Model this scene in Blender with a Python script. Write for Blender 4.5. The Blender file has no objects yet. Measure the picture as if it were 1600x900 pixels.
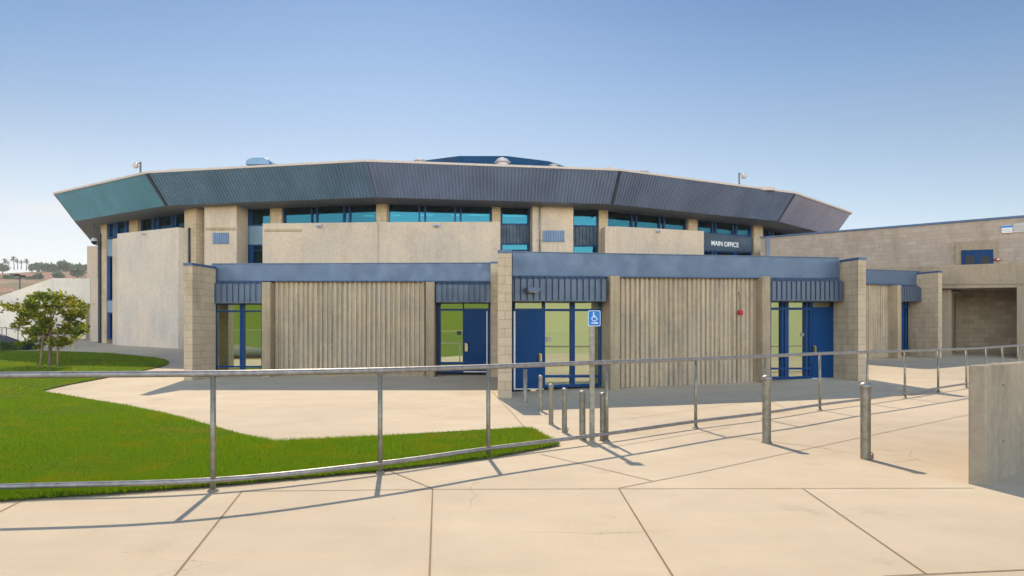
import bpy, bmesh, math, random
import numpy as np
from mathutils import Vector, Matrix
from mathutils.geometry import tessellate_polygon

random.seed(7); rng = np.random.default_rng(7)
R = math.radians
SC = bpy.context.scene
COL = SC.collection
F = 1100.0; HZ = 527.0; EYE = 1.4          # focal length in photo pixels, horizon row, eye height

# ---------------------------------------------------------------- ground
def g(X, Y):
    t = Y - 16.0
    t = (t + math.sqrt(t * t + 1.0)) * 0.5
    return min(0.045 * t, 1.35)
def ground(x, y):
    """plan point where the view through photo pixel x, y meets the ground"""
    lo, hi = 1.0, 400.0
    for _ in range(60):
        m = (lo + hi) / 2
        if EYE + (HZ - y) / F * m > g(0, m): lo = m
        else: hi = m
    return Vector(((x - 800) / F * lo, lo, g(0, lo)))
def zat(y, d): return EYE + (HZ - y) / F * d
def xat(x, d): return (x - 800) / F * d

# ---------------------------------------------------------------- mesh builder
class MB:
    def __init__(s): s.v = []; s.f = []; s.sm = []
    def add(s, vs, fs, smooth=False):
        o = len(s.v); s.v += [tuple(p) for p in vs]
        s.f += [tuple(i + o for i in f) for f in fs]; s.sm += [smooth] * len(fs)
    def hexa(s, p):        # 8 points: bottom ring 0-3, top ring 4-7
        s.add(p, [(0,3,2,1),(4,5,6,7),(0,1,5,4),(1,2,6,5),(2,3,7,6),(3,0,4,7)])
    def box(s, c, d, rz=0.0, up=None):
        cx, cy, cz = c; hx, hy, hz = d[0]/2, d[1]/2, d[2]/2
        co, si = math.cos(rz), math.sin(rz)
        pts = []
        for z in (-hz, hz):
            for x, y in ((-hx,-hy),(hx,-hy),(hx,hy),(-hx,hy)):
                pts.append((cx + x*co - y*si, cy + x*si + y*co, cz + z))
        s.hexa(pts)
    def tube(s, path, r, n=10, cap=True, smooth=True):
        path = [Vector(p) for p in path]
        rs = r if isinstance(r, (list, tuple)) else [r] * len(path)
        vs = []; fs = []
        for i, p in enumerate(path):
            a = path[max(i-1, 0)]; b = path[min(i+1, len(path)-1)]
            t = (b - a).normalized()
            ref = Vector((0,0,1)) if abs(t.z) < .9 else Vector((1,0,0))
            e1 = t.cross(ref).normalized(); e2 = e1.cross(t)
            for k in range(n):
                an = 2*math.pi*k/n
                vs.append(p + (e1*math.cos(an) + e2*math.sin(an))*rs[i])
        for i in range(len(path)-1):
            for k in range(n):
                fs.append((i*n+k, i*n+(k+1)%n, (i+1)*n+(k+1)%n, (i+1)*n+k))
        s.add(vs, fs, smooth)
        if cap:
            o = len(s.v) - len(vs)
            s.f.append(tuple(o + k for k in range(n))); s.sm.append(False)
            s.f.append(tuple(o + (len(path)-1)*n + k for k in reversed(range(n)))); s.sm.append(False)
    def lathe(s, c, prof, n=16, smooth=True):
        vs = []; fs = []
        for r, z in prof:
            for k in range(n):
                an = 2*math.pi*k/n
                vs.append((c[0]+r*math.cos(an), c[1]+r*math.sin(an), c[2]+z))
        for i in range(len(prof)-1):
            for k in range(n):
                fs.append((i*n+k, i*n+(k+1)%n, (i+1)*n+(k+1)%n, (i+1)*n+k))
        s.add(vs, fs, smooth)
    def poly_prism(s, pts, z0, z1):
        n = len(pts)
        s.add([(p[0],p[1],z0) for p in pts] + [(p[0],p[1],z1) for p in pts],
              [tuple(reversed(range(n))), tuple(range(n, 2*n))] + [(i,(i+1)%n,n+(i+1)%n,n+i) for i in range(n)])
    def build(s, name, mat, parent=None, bevel=0.0, recalc=True, loc=None):
        off = Vector((0,0,0))
        if parent is not None: off = root_loc(parent)
        elif loc is not None: off = Vector(loc)
        me = bpy.data.meshes.new(name)
        me.from_pydata([(v[0]-off.x, v[1]-off.y, v[2]-off.z) for v in s.v], [], s.f)
        if recalc:
            bm = bmesh.new(); bm.from_mesh(me); bmesh.ops.recalc_face_normals(bm, faces=bm.faces); bm.to_mesh(me); bm.free()
        me.polygons.foreach_set('use_smooth', s.sm[:len(me.polygons)])
        uv = me.uv_layers.new(name='UVMap')
        for p in me.polygons:
            n = p.normal
            t = Vector((-n.y, n.x, 0))
            if t.length < 1e-3: t = Vector((1,0,0)); w = Vector((0,1,0))
            else: t.normalize(); w = n.cross(t)
            if abs(w.z) > .7: w = Vector((0,0,1))
            for li in p.loop_indices:
                co = me.vertices[me.loops[li].vertex_index].co + off
                uv.data[li].uv = (co.dot(t), co.dot(w))
        me.materials.append(mat)
        o = bpy.data.objects.new(name, me); COL.objects.link(o)
        if parent is not None: o.parent = parent
        elif loc is not None: o.location = loc
        if bevel:
            b = o.modifiers.new('edge', 'BEVEL'); b.width = bevel; b.segments = 2; b.limit_method = 'ANGLE'; b.angle_limit = R(40)
        return o
def root_loc(o):
    while o.parent is not None: o = o.parent
    return Vector(o.location)
def tag(o, label=None, cat=None, group=None, kind=None):
    if label: o['label'] = label
    if cat: o['category'] = cat
    if group: o['group'] = group
    if kind: o['kind'] = kind
    return o
def thing(name, loc, label, cat, group=None):
    o = bpy.data.objects.new(name, None); COL.objects.link(o)
    o.location = loc; o.empty_display_size = .2
    return tag(o, label, cat, group)
def copy_tree(o, parent=None):
    c = o.copy(); COL.objects.link(c)
    if parent is not None: c.parent = parent
    for ch in list(o.children): copy_tree(ch, c)
    return c

# ---------------------------------------------------------------- materials
def newmat(name):
    m = bpy.data.materials.new(name); m.use_nodes = True
    nt = m.node_tree; nt.nodes.clear()
    out = nt.nodes.new('ShaderNodeOutputMaterial')
    return m, nt, out
def N(nt, t, **kw):
    n = nt.nodes.new(t)
    for k, v in kw.items():
        if k in n.inputs: n.inputs[k].default_value = v
        else: setattr(n, k, v)
    return n
def mixc(nt, fac, a, b, mode='MIX'):
    m = nt.nodes.new('ShaderNodeMix'); m.data_type = 'RGBA'; m.blend_type = mode
    for sock, v in ((m.inputs[0], fac), (m.inputs[6], a), (m.inputs[7], b)):
        if hasattr(v, 'links') or hasattr(v, 'is_linked'): nt.links.new(v, sock)
        elif isinstance(v, (int, float)): sock.default_value = v
        else: sock.default_value = (*v, 1) if len(v) == 3 else v
    return m.outputs[2]
def noise(nt, vec, scale, detail=4, rough=.55, lo=.35, hi=.65):
    n = N(nt, 'ShaderNodeTexNoise', Scale=scale, Detail=detail, Roughness=rough)
    nt.links.new(vec, n.inputs['Vector'])
    r = nt.nodes.new('ShaderNodeMapRange'); r.inputs[1].default_value = lo; r.inputs[2].default_value = hi
    nt.links.new(n.outputs['Fac'], r.inputs[0])
    return r.outputs[0]
def mapped(nt, src, sc):
    m = nt.nodes.new('ShaderNodeMapping'); m.inputs['Scale'].default_value = sc
    nt.links.new(src, m.inputs['Vector']); return m.outputs[0]
def bsdf(nt, out, col, rough=.8, metal=0.0, spec=.5, bump=None, bstr=.2, bdist=.01):
    b = N(nt, 'ShaderNodeBsdfPrincipled', Roughness=rough, Metallic=metal)
    b.inputs['Specular IOR Level'].default_value = spec
    if hasattr(col, 'is_linked'): nt.links.new(col, b.inputs['Base Color'])
    else: b.inputs['Base Color'].default_value = (*col, 1)
    if bump is not None:
        bp = N(nt, 'ShaderNodeBump', Strength=bstr, Distance=bdist)
        nt.links.new(bump, bp.inputs['Height']); nt.links.new(bp.outputs[0], b.inputs['Normal'])
    nt.links.new(b.outputs[0], out.inputs['Surface'])
    return b
def mul(c, k): return tuple(x*k for x in c)

def mat_concrete(name, col, stain=.7, fine=25, streak=.0, warm=(1,.95,.86), rough=.88, big=.5, bstr=.25):
    m, nt, out = newmat(name)
    pos = N(nt, 'ShaderNodeNewGeometry').outputs['Position']
    c = mixc(nt, noise(nt, pos, big, 5), mul(col, .88), tuple(a*b*1.06 for a, b in zip(col, warm)))
    c = mixc(nt, noise(nt, pos, fine, 6, .7, .3, .75), c, mixc(nt, 1.0, c, (.8,.79,.77), 'MULTIPLY'))
    c = mixc(nt, noise(nt, pos, 7.0, 9, .8, .40, .64), c, mixc(nt, 1.0, c, (.86,.85,.84), 'MULTIPLY'))
    st = noise(nt, mapped(nt, pos, (1, 1, .35)), 1.1, 6, .65, .5, .75)
    c = mixc(nt, st, c, mixc(nt, 1.0, c, (stain, stain*.98, stain*.95), 'MULTIPLY'))
    if streak:
        s2 = noise(nt, mapped(nt, pos, (9, 9, .35)), 1.0, 4, .6, .5, .72)
        f = nt.nodes.new('ShaderNodeMath'); f.operation = 'MULTIPLY'; f.inputs[1].default_value = streak
        nt.links.new(s2, f.inputs[0])
        c = mixc(nt, f.outputs[0], c, mixc(nt, 1.0, c, (.45,.42,.38), 'MULTIPLY'))
    # small pits and tie holes
    vor = N(nt, 'ShaderNodeTexVoronoi', Scale=9.0); nt.links.new(pos, vor.inputs['Vector'])
    pit = nt.nodes.new('ShaderNodeMapRange'); pit.inputs[1].default_value = .08; pit.inputs[2].default_value = .0
    nt.links.new(vor.outputs['Distance'], pit.inputs[0])
    c = mixc(nt, pit.outputs[0], c, mul(col, .45))
    bsdf(nt, out, c, rough, spec=.25, bump=noise(nt, pos, fine*1.6, 6, .7), bstr=bstr)
    return m
def mat_block(name, col, w=.4, h=.2, var=.2, dirt=.75, mortar=.72):
    m, nt, out = newmat(name)
    tc = N(nt, 'ShaderNodeTexCoord'); uv = tc.outputs['UV']
    pos = N(nt, 'ShaderNodeNewGeometry').outputs['Position']
    br = N(nt, 'ShaderNodeTexBrick', Scale=1.0)
    br.offset = .5; br.inputs['Brick Width'].default_value = w; br.inputs['Row Height'].default_value = h
    br.inputs['Mortar Size'].default_value = .008; br.inputs['Mortar Smooth'].default_value = .3
    br.inputs['Color1'].default_value = (*mul(col, 1-var*.6), 1); br.inputs['Color2'].default_value = (*mul(col, 1+var*.5), 1)
    br.inputs['Mortar'].default_value = (*mul(col, mortar), 1)
    nt.links.new(uv, br.inputs['Vector'])
    c = br.outputs['Color']
    c = mixc(nt, noise(nt, pos, 40, 5, .7, .3, .75), c, mixc(nt, 1.0, c, (.78,.77,.75), 'MULTIPLY'))
    c = mixc(nt, noise(nt, mapped(nt, pos, (1,1,.4)), 1.6, 6, .65, .48, .78), c, mixc(nt, 1.0, c, (dirt, dirt*.97, dirt*.92), 'MULTIPLY'))
    inv = nt.nodes.new('ShaderNodeMath'); inv.operation = 'SUBTRACT'; inv.inputs[0].default_value = 1.0
    nt.links.new(br.outputs['Fac'], inv.inputs[1])
    bsdf(nt, out, c, .92, spec=.2, bump=inv.outputs[0], bstr=.5, bdist=.012)
    return m
def mat_metal(name, col, rough=.4, metal=.0, var=.12, coat=0.0, spec=.5):
    m, nt, out = newmat(name)
    pos = N(nt, 'ShaderNodeNewGeometry').outputs['Position']
    c = mixc(nt, noise(nt, mapped(nt, pos, (1,1,.5)), .8, 5), mul(col, 1-var), mul(col, 1+var))
    c = mixc(nt, noise(nt, pos, 30, 4, .6, .45, .8), c, mixc(nt, 1.0, c, (.85,.85,.85), 'MULTIPLY'))
    b = bsdf(nt, out, c, rough, metal, spec)
    rr = nt.nodes.new('ShaderNodeMapRange'); rr.inputs[3].default_value = rough*.8; rr.inputs[4].default_value = rough*1.25
    nt.links.new(noise(nt, pos, 3, 4), rr.inputs[0]); nt.links.new(rr.outputs[0], b.inputs['Roughness'])
    b.inputs['Coat Weight'].default_value = coat
    return m
def mat_galv(name, col=(.30,.275,.26)):
    m, nt, out = newmat(name)
    pos = N(nt, 'ShaderNodeNewGeometry').outputs['Position']
    c = mixc(nt, noise(nt, pos, 14, 5, .7), mul(col, .72), mul(col, 1.2))
    c = mixc(nt, noise(nt, pos, 3.1, 6, .7, .63, .72), c, (.25,.13,.06))
    bsdf(nt, out, c, .45, .5, bump=noise(nt, pos, 60, 3), bstr=.1)
    return m
def mat_glass(name, tint, trans, reflect, wav=.0006, rough=.015):
    m, nt, out = newmat(name)
    tr = N(nt, 'ShaderNodeBsdfTransparent'); tr.inputs['Color'].default_value = (*trans, 1)
    gl = N(nt, 'ShaderNodeBsdfGlossy'); gl.inputs['Color'].default_value = (*tint, 1); gl.inputs['Roughness'].default_value = rough
    pos = N(nt, 'ShaderNodeNewGeometry').outputs['Position']
    n = N(nt, 'ShaderNodeTexNoise', Scale=1.3, Detail=1.0); nt.links.new(pos, n.inputs['Vector'])
    bp = N(nt, 'ShaderNodeBump', Strength=.15, Distance=wav*10); nt.links.new(n.outputs['Fac'], bp.inputs['Height'])
    nt.links.new(bp.outputs[0], gl.inputs['Normal'])
    oi = N(nt, 'ShaderNodeObjectInfo'); vr = nt.nodes.new('ShaderNodeMapRange'); vr.inputs[3].default_value = reflect-.14; vr.inputs[4].default_value = reflect+.1
    nt.links.new(oi.outputs['Random'], vr.inputs[0])
    mx = N(nt, 'ShaderNodeMixShader'); nt.links.new(vr.outputs[0], mx.inputs[0])
    nt.links.new(tr.outputs[0], mx.inputs[1]); nt.links.new(gl.outputs[0], mx.inputs[2])
    nt.links.new(mx.outputs[0], out.inputs['Surface'])
    return m
def mat_flat(name, col, rough=.6, spec=.4):
    m, nt, out = newmat(name)
    pos = N(nt, 'ShaderNodeNewGeometry').outputs['Position']
    c = mixc(nt, noise(nt, pos, 20, 4), mul(col, .9), mul(col, 1.08))
    bsdf(nt, out, c, rough, spec=spec); return m
def mat_leaf(name, a, b, c3=None, trans=.3):
    m, nt, out = newmat(name)
    gi = N(nt, 'ShaderNodeNewGeometry')
    c = mixc(nt, gi.outputs['Random Per Island'], a, b)
    if c3: c = mixc(nt, noise(nt, gi.outputs['Position'], 1.4, 3, .5, .5, .75), c, c3)
    d = N(nt, 'ShaderNodeBsdfPrincipled', Roughness=.55); nt.links.new(c, d.inputs['Base Color'])
    d.inputs['Specular IOR Level'].default_value = .3
    t = N(nt, 'ShaderNodeBsdfTranslucent')
    nt.links.new(mixc(nt, 1.0, c, (1.3,1.4,.6), 'MULTIPLY'), t.inputs['Color'])
    mx = N(nt, 'ShaderNodeMixShader'); mx.inputs[0].default_value = trans
    nt.links.new(d.outputs[0], mx.inputs[1]); nt.links.new(t.outputs[0], mx.inputs[2]); nt.links.new(mx.outputs[0], out.inputs['Surface'])
    return m
def mat_emit(name, col, s):
    m, nt, out = newmat(name)
    e = N(nt, 'ShaderNodeEmission', Strength=s); e.inputs['Color'].default_value = (*col, 1)
    nt.links.new(e.outputs[0], out.inputs['Surface']); return m

def mat_pavement():
    m, nt, out = newmat('pavement_concrete')
    pos = N(nt, 'ShaderNodeNewGeometry').outputs['Position']
    col = (.595,.49,.35)
    c = mixc(nt, noise(nt, pos, .16, 4), mul(col, .9), mul(col, 1.08))
    c = mixc(nt, noise(nt, pos, 1.1, 7, .68, .35, .7), c, mixc(nt, 1.0, c, (.88,.87,.85), 'MULTIPLY'))
    c = mixc(nt, noise(nt, mapped(nt, pos, (.5, 3, 1)), 1.0, 5, .6, .5, .8), c, mixc(nt, 1.0, c, (1.07,1.06,1.05), 'MULTIPLY'))
    c = mixc(nt, noise(nt, pos, .55, 7, .72, .6, .75), c, mixc(nt, 1.0, c, (.80,.78,.75), 'MULTIPLY'))
    c = mixc(nt, noise(nt, pos, 55, 5, .7, .3, .8), c, mixc(nt, 1.0, c, (.9,.89,.88), 'MULTIPLY'))
    vor = N(nt, 'ShaderNodeTexVoronoi', Scale=1.7); nt.links.new(pos, vor.inputs['Vector'])
    sp = nt.nodes.new('ShaderNodeMapRange'); sp.inputs[1].default_value = .045; sp.inputs[2].default_value = .015; sp.inputs[4].default_value = .5
    nt.links.new(vor.outputs['Distance'], sp.inputs[0])
    c = mixc(nt, sp.outputs[0], c, mul(col, .5))
    wn = N(nt, 'ShaderNodeTexNoise', Scale=2.5, Detail=5.0); nt.links.new(pos, wn.inputs['Vector'])
    wv = nt.nodes.new('ShaderNodeVectorMath'); wv.operation = 'MULTIPLY_ADD'; wv.inputs[1].default_value = (.35,.35,0); nt.links.new(wn.outputs['Color'], wv.inputs[0]); nt.links.new(pos, wv.inputs[2])
    ve = N(nt, 'ShaderNodeTexVoronoi', Scale=.33); ve.feature = 'DISTANCE_TO_EDGE'; nt.links.new(wv.outputs[0], ve.inputs['Vector'])
    ce = nt.nodes.new('ShaderNodeMapRange'); ce.inputs[1].default_value = .0022; ce.inputs[2].default_value = .0006; nt.links.new(ve.outputs['Distance'], ce.inputs[0])
    cm = nt.nodes.new('ShaderNodeMath'); cm.operation = 'MULTIPLY'; nt.links.new(ce.outputs[0], cm.inputs[0]); nt.links.new(noise(nt, pos, .28, 2, .5, .52, .62), cm.inputs[1])
    c = mixc(nt, cm.outputs[0], c, mixc(nt, 1.0, c, (.6,.57,.52), 'MULTIPLY'))
    v2 = N(nt, 'ShaderNodeTexVoronoi', Scale=.8); nt.links.new(pos, v2.inputs['Vector'])
    s2 = nt.nodes.new('ShaderNodeMapRange'); s2.inputs[1].default_value = .10; s2.inputs[2].default_value = .05; s2.inputs[4].default_value = .22; nt.links.new(v2.outputs['Distance'], s2.inputs[0])
    c = mixc(nt, s2.outputs[0], c, mixc(nt, 1.0, c, (.72,.68,.64), 'MULTIPLY'))
    bsdf(nt, out, c, .85, spec=.25, bump=noise(nt, pos, 70, 5, .7), bstr=.2)
    return m
def mat_lawn():
    m, nt, out = newmat('lawn_turf')
    pos = N(nt, 'ShaderNodeNewGeometry').outputs['Position']
    c = mixc(nt, noise(nt, pos, .45, 6, .65), (.11,.19,.002), (.20,.215,.003))
    c = mixc(nt, noise(nt, pos, 6, 6, .7, .35, .7), c, mixc(nt, 1.0, c, (.65,.7,.6), 'MULTIPLY'))
    bsdf(nt, out, c, .9, spec=.1, bump=noise(nt, pos, 60, 4, .8), bstr=.8, bdist=.03)
    return m

M = {}
M['pave'] = mat_pavement()
M['joint'] = mat_flat('joint_dark', (.26,.19,.12), .95, .1)
M['lawn'] = mat_lawn()
M['panel'] = mat_concrete('panel_concrete', (.64,.515,.42), .82, 18, .14)
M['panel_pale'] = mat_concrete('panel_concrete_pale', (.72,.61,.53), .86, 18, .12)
M['ribwall'] = mat_concrete('ribbed_concrete', (.60,.485,.355), .6, 26, .6, bstr=.6, big=1.2)
M['post'] = mat_concrete('post_concrete', (.48,.375,.26), .6, 22, .4, bstr=.5)
M['low'] = mat_concrete('low_wall_concrete', (.46,.38,.285), .5, 9, .3)
M['white'] = mat_concrete('pale_plaster', (.78,.71,.65), .88, 12, .1)
M['beam'] = mat_concrete('parapet_concrete', (.40,.32,.24), .7, 16, .3)
M['block'] = mat_block('concrete_block', (.56,.425,.29), var=.1, mortar=.72, dirt=.62)
M['blockwall'] = mat_block('block_wall', (.45,.35,.28), var=.14, dirt=.72, mortar=.82)
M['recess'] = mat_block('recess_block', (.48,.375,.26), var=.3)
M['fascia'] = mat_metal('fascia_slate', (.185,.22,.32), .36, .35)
M['fascia_teal_cast'] = mat_metal('fascia_teal_cast', (.07,.215,.305), .36, .35)  # shift of light and tone along one fascia metal, put into the facet colours
M['fascia_mid_cast'] = mat_metal('fascia_blue_teal_cast', (.14,.215,.305), .36, .35)
M['fascia_warm_cast'] = mat_metal('fascia_warm_slate_cast', (.235,.225,.295), .4, .3)
M['band'] = mat_metal('band_metal', (.095,.132,.20), .45, .2, var=.05)
M['awning'] = mat_metal('awning_metal', (.075,.098,.142), .42, .2)
M['frame'] = mat_metal('frame_blue', (.002,.042,.15), .45, 0, spec=.18)
M['door'] = mat_metal('door_blue', (.002,.040,.135), .5, 0, spec=.12)
M['spandrel'] = mat_metal('spandrel_metal', (.025,.055,.095), .5, .1)
M['palespan'] = mat_metal('pale_spandrel', (.17,.27,.36), .45, .1)
M['ring'] = mat_metal('upper_roof_metal', (.006,.05,.12), .75, 0, spec=.15)
M['soffit'] = mat_flat('soffit_paint', (.20,.22,.25), .7)
M['roof'] = mat_flat('roof_membrane', (.30,.25,.22), .9)
M['trim'] = mat_flat('edge_trim', (.50,.40,.34), .6)
M['coping'] = mat_metal('coping_blue', (.04,.085,.18), .4)
M['galv'] = mat_galv('galvanised')
M['galvdark'] = mat_galv('galvanised_post', (.275,.245,.19))
M['vent'] = mat_flat('vent_white', (.48,.45,.49), .6)
M['louvre'] = mat_metal('louvre_blue', (.14,.20,.31), .5)
M['seam'] = mat_flat('seam_dark', (.02,.025,.04), .6)
M['gup'] = mat_glass('tinted_glass', (.020,.090,.122), (.30,.62,.66), .62)
M['glow'] = mat_glass('clear_glass', (.74,.80,.62), (.55,.66,.55), .82)
M['inner'] = mat_flat('interior_paint', (.22,.27,.27), .9)
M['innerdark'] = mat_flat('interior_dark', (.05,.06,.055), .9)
M['tube'] = mat_emit('fluorescent_tube', (1,.93,.7), 2.2)
M['strip'] = mat_flat('weather_strip', (.72,.67,.62), .6)
M['brass'] = mat_metal('handle_brass', (.45,.33,.16), .35, .8)
M['black'] = mat_flat('black_plastic', (.012,.012,.014), .5)
M['red'] = mat_flat('alarm_red', (.45,.012,.015), .45)
M['signblue'] = mat_flat('sign_blue', (.0,.16,.52), .45)
M['signwhite'] = mat_flat('sign_white', (.78,.78,.76), .5)
M['signgrey'] = mat_flat('sign_grey', (.50,.47,.44), .6)
M['letter'] = mat_flat('letter_white', (.85,.85,.88), .5)
M['bark'] = mat_flat('bark', (.17,.12,.085), .95, .1)
M['stake'] = mat_flat('stake_wood', (.30,.20,.12), .9, .1)
M['leaf'] = mat_leaf('tree_leaf', (.055,.10,.008), (.30,.31,.025), (.30,.20,.02), .5)
M['grass'] = mat_leaf('grass_blade', (.11,.23,.001), (.20,.265,.002), (.26,.245,.003), .42)
M['shrub'] = mat_leaf('shrub_leaf', (.04,.09,.02), (.12,.16,.05))
M['dshrub'] = mat_leaf('dark_shrub_leaf', (.008,.03,.03), (.02,.05,.045))
M['hilltree'] = mat_leaf('hill_tree_leaf', (.05,.09,.04), (.11,.14,.06))
def mat_hill():
    m, nt, out = newmat('hill_soil'); pos = N(nt, 'ShaderNodeNewGeometry').outputs['Position']
    c = mixc(nt, noise(nt, pos, .035, 6, .65, .42, .6), (.33,.15,.095), (.14,.14,.06))
    c = mixc(nt, noise(nt, mapped(nt, pos, (.4,.4,3)), .06, 5, .6, .5, .65), c, (.34,.22,.16))
    bsdf(nt, out, c, .95, spec=.1); return m
M['hill'] = mat_hill()
M['earth'] = mat_flat('far_earth', (.19,.15,.09), .95, .1)
M['tile'] = mat_flat('roof_tile', (.32,.13,.08), .8)
M['stucco'] = mat_flat('stucco', (.6,.5,.42), .9)
M['lamp'] = mat_flat('lamp_grey', (.10,.10,.13), .5)
M['globe'] = mat_flat('lamp_globe', (.55,.42,.36), .3)
M['hvac'] = mat_metal('unit_metal', (.13,.22,.34), .45, .2)

# ---------------------------------------------------------------- facade helper
class Facade:
    def __init__(s, A, B):
        s.A = Vector(A); s.B = Vector(B)
        s.u = (s.B - s.A).normalized(); s.n = Vector((s.u.y, -s.u.x))
        if s.n.dot(-s.A) < 0: s.n = -s.n
    def hit(s, x, w=0.0):
        rx = (x - 800) / F
        P = s.A + s.n * w
        # P + t*u = k*(rx,1)
        det = s.u.x * -1.0 - s.u.y * -rx
        t = (-P.x * -1.0 + P.y * -rx) / det
        return P + s.u * t
    def pt(s, x, y, w=0.0):
        p = s.hit(x, w); return Vector((p.x, p.y, zat(y, p.y)))
    def slab(s, mb, x0, x1, yt, yb, wf, wb):
        """box whose front face (offset wf) fills the pixel rectangle, extruded back to offset wb; yb None = to the ground"""
        if not isinstance(yt, tuple): yt = (yt, yt)
        if not isinstance(yb, tuple): yb = (yb, yb)
        pf0, pf1 = s.hit(x0, wf), s.hit(x1, wf)
        d = s.n * (wb - wf)
        zt0, zt1 = zat(yt[0], pf0.y), zat(yt[1], pf1.y)
        zb0 = zat(yb[0], pf0.y) if yb[0] is not None else g(0, pf0.y) - .15
        zb1 = zat(yb[1], pf1.y) if yb[1] is not None else g(0, pf1.y) - .15
        b0, b1 = pf0 + d, pf1 + d
        mb.hexa([(pf0.x,pf0.y,zb0),(pf1.x,pf1.y,zb1),(b1.x,b1.y,zb1),(b0.x,b0.y,zb0),
                 (pf0.x,pf0.y,zt0),(pf1.x,pf1.y,zt1),(b1.x,b1.y,zt1),(b0.x,b0.y,zt0)])
    def one(s, name, mat, parent, x0, x1, yt, yb, wf, wb, bevel=0.0):
        mb = MB(); s.slab(mb, x0, x1, yt, yb, wf, wb); return mb.build(name, mat, parent, bevel)
    def ribs(s, mb, x0, x1, yt, yb, wf, depth, pitch, duty=(.42,.54,.86,.98), jit=0.0, cant=0.0, base=None):
        """vertical box ribs: profile sheet between x0 and x1"""
        if not isinstance(yt, tuple): yt = (yt, yt)
        if not isinstance(yb, tuple): yb = (yb, yb)
        a, b = s.hit(x0, wf), s.hit(x1, wf)
        L = (b - a).length; n = max(2, round(L / pitch)); du = L / n
        zt0, zt1 = zat(yt[0], a.y), zat(yt[1], b.y)
        zb0 = zat(yb[0], a.y) if yb[0] is not None else g(0, a.y) + .02
        zb1 = zat(yb[1], b.y) if yb[1] is not None else g(0, b.y) + .02
        prof = []
        for i in range(n):
            j = [random.uniform(-jit, jit) for _ in range(5)]
            dd = depth * (1 + j[4] * 3)
            prof += [(i + 0, -dd), (i + duty[0] + j[0], -dd), (i + duty[1] + j[1], 0), (i + duty[2] + j[2], 0), (i + duty[3] + j[3], -dd)]
        prof.append((n, -depth))
        rows = []
        segs = [(0.0, 0.0, 0.0), (1.0, 0.0, 0.0)]
        vs = []; fs = []
        m = len(prof)
        levels = [0, 1] if cant == 0 else [0, 1, 2]
        for lv in levels:
            for q, w in prof:
                t = q / n
                p = a + s.u * (t * L) + s.n * w
                zb, zt = zb0 + (zb1 - zb0) * t, zt0 + (zt1 - zt0) * t
                if cant == 0: z = zb if lv == 0 else zt
                elif lv == 0: z = zb
                elif lv == 1: z = zt - cant * .75
                else: z = zt; p = p - s.n * cant
                vs.append((p.x, p.y, z))
        for lv in range(len(levels) - 1):
            for i in range(m - 1):
                fs.append((lv*m+i, lv*m+i+1, (lv+1)*m+i+1, (lv+1)*m+i))
        mb.add(vs, fs)

# ================================================================ SETTING
def sheet(name, mat, xs, ys, zf, kind='structure'):
    mb = MB(); nx = len(xs)
    vs = [(x, y, zf(x, y)) for y in ys for x in xs]
    fs = [(j*nx+i, j*nx+i+1, (j+1)*nx+i+1, (j+1)*nx+i) for j in range(len(ys)-1) for i in range(nx-1)]
    mb.add(vs, fs, True)
    o = mb.build(name, mat, recalc=False); return tag(o, kind=kind)
def fr(a, b, s): return [a + s*i for i in range(int(round((b-a)/s))+1)]
far = [-6000,-3000,-1500,-700,-300,-150]
sheet('ground', M['earth'], far + fr(-80,100,10) + [180,300,700,1500,3000,6000],
      far + fr(-60,80,4) + [120,300,700,1500,3000,6000], lambda x, y: g(x, y) - .12)
sheet('pavement', M['pave'], fr(-72, 96, 4), fr(-48, -12, 6) + fr(-11.5, 62, .5), g)

def draped(name, mat, poly, dz, step=1.0):
    bm = bmesh.new()
    vs = [bm.verts.new((p[0], p[1], 0)) for p in poly]; bm.faces.new(vs)
    y0, y1 = min(p[1] for p in poly), max(p[1] for p in poly)
    y = math.floor(y0) + step
    while y < y1:
        bmesh.ops.bisect_plane(bm, geom=bm.verts[:]+bm.edges[:]+bm.faces[:], plane_co=(0,y,0), plane_no=(0,1,0)); y += step
    bmesh.ops.triangulate(bm, faces=bm.faces[:])
    for v in bm.verts: v.co.z = g(v.co.x, v.co.y) + dz
    bmesh.ops.recalc_face_normals(bm, faces=bm.faces)
    if sum(f.normal.z for f in bm.faces) < 0: bmesh.ops.reverse_faces(bm, faces=bm.faces[:])
    me = bpy.data.meshes.new(name); bm.to_mesh(me); bm.free(); me.materials.append(mat)
    o = bpy.data.objects.new(name, me); COL.objects.link(o); return o
def smoothpoly(px):  return [(p.x, p.y) for p in (ground(*q) for q in px)]
lawn_px = [(876,697),(763,718),(594,738),(420,754),(331,762),(160,775),(0,785),(-160,797),(-420,800),(-420,560),(-200,551),(0,549),(60,549),(110,550),(165,552.5),(205,555.5),(238,559),(257,562.5),(264,566),(262,570),(250,574),(225,579.5),(190,586.5),(150,594),(115,600.5),(85,607),(64,612.5),(120,622),(200,636),(260,648.5),(325,666),(380,682),(432,693),(520,688.5),(640,681.5),(740,675),(822,671),(832,672)]
lawn = smoothpoly(lawn_px)
tag(draped('lawn', M['lawn'], lawn, .03), kind='structure')

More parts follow.
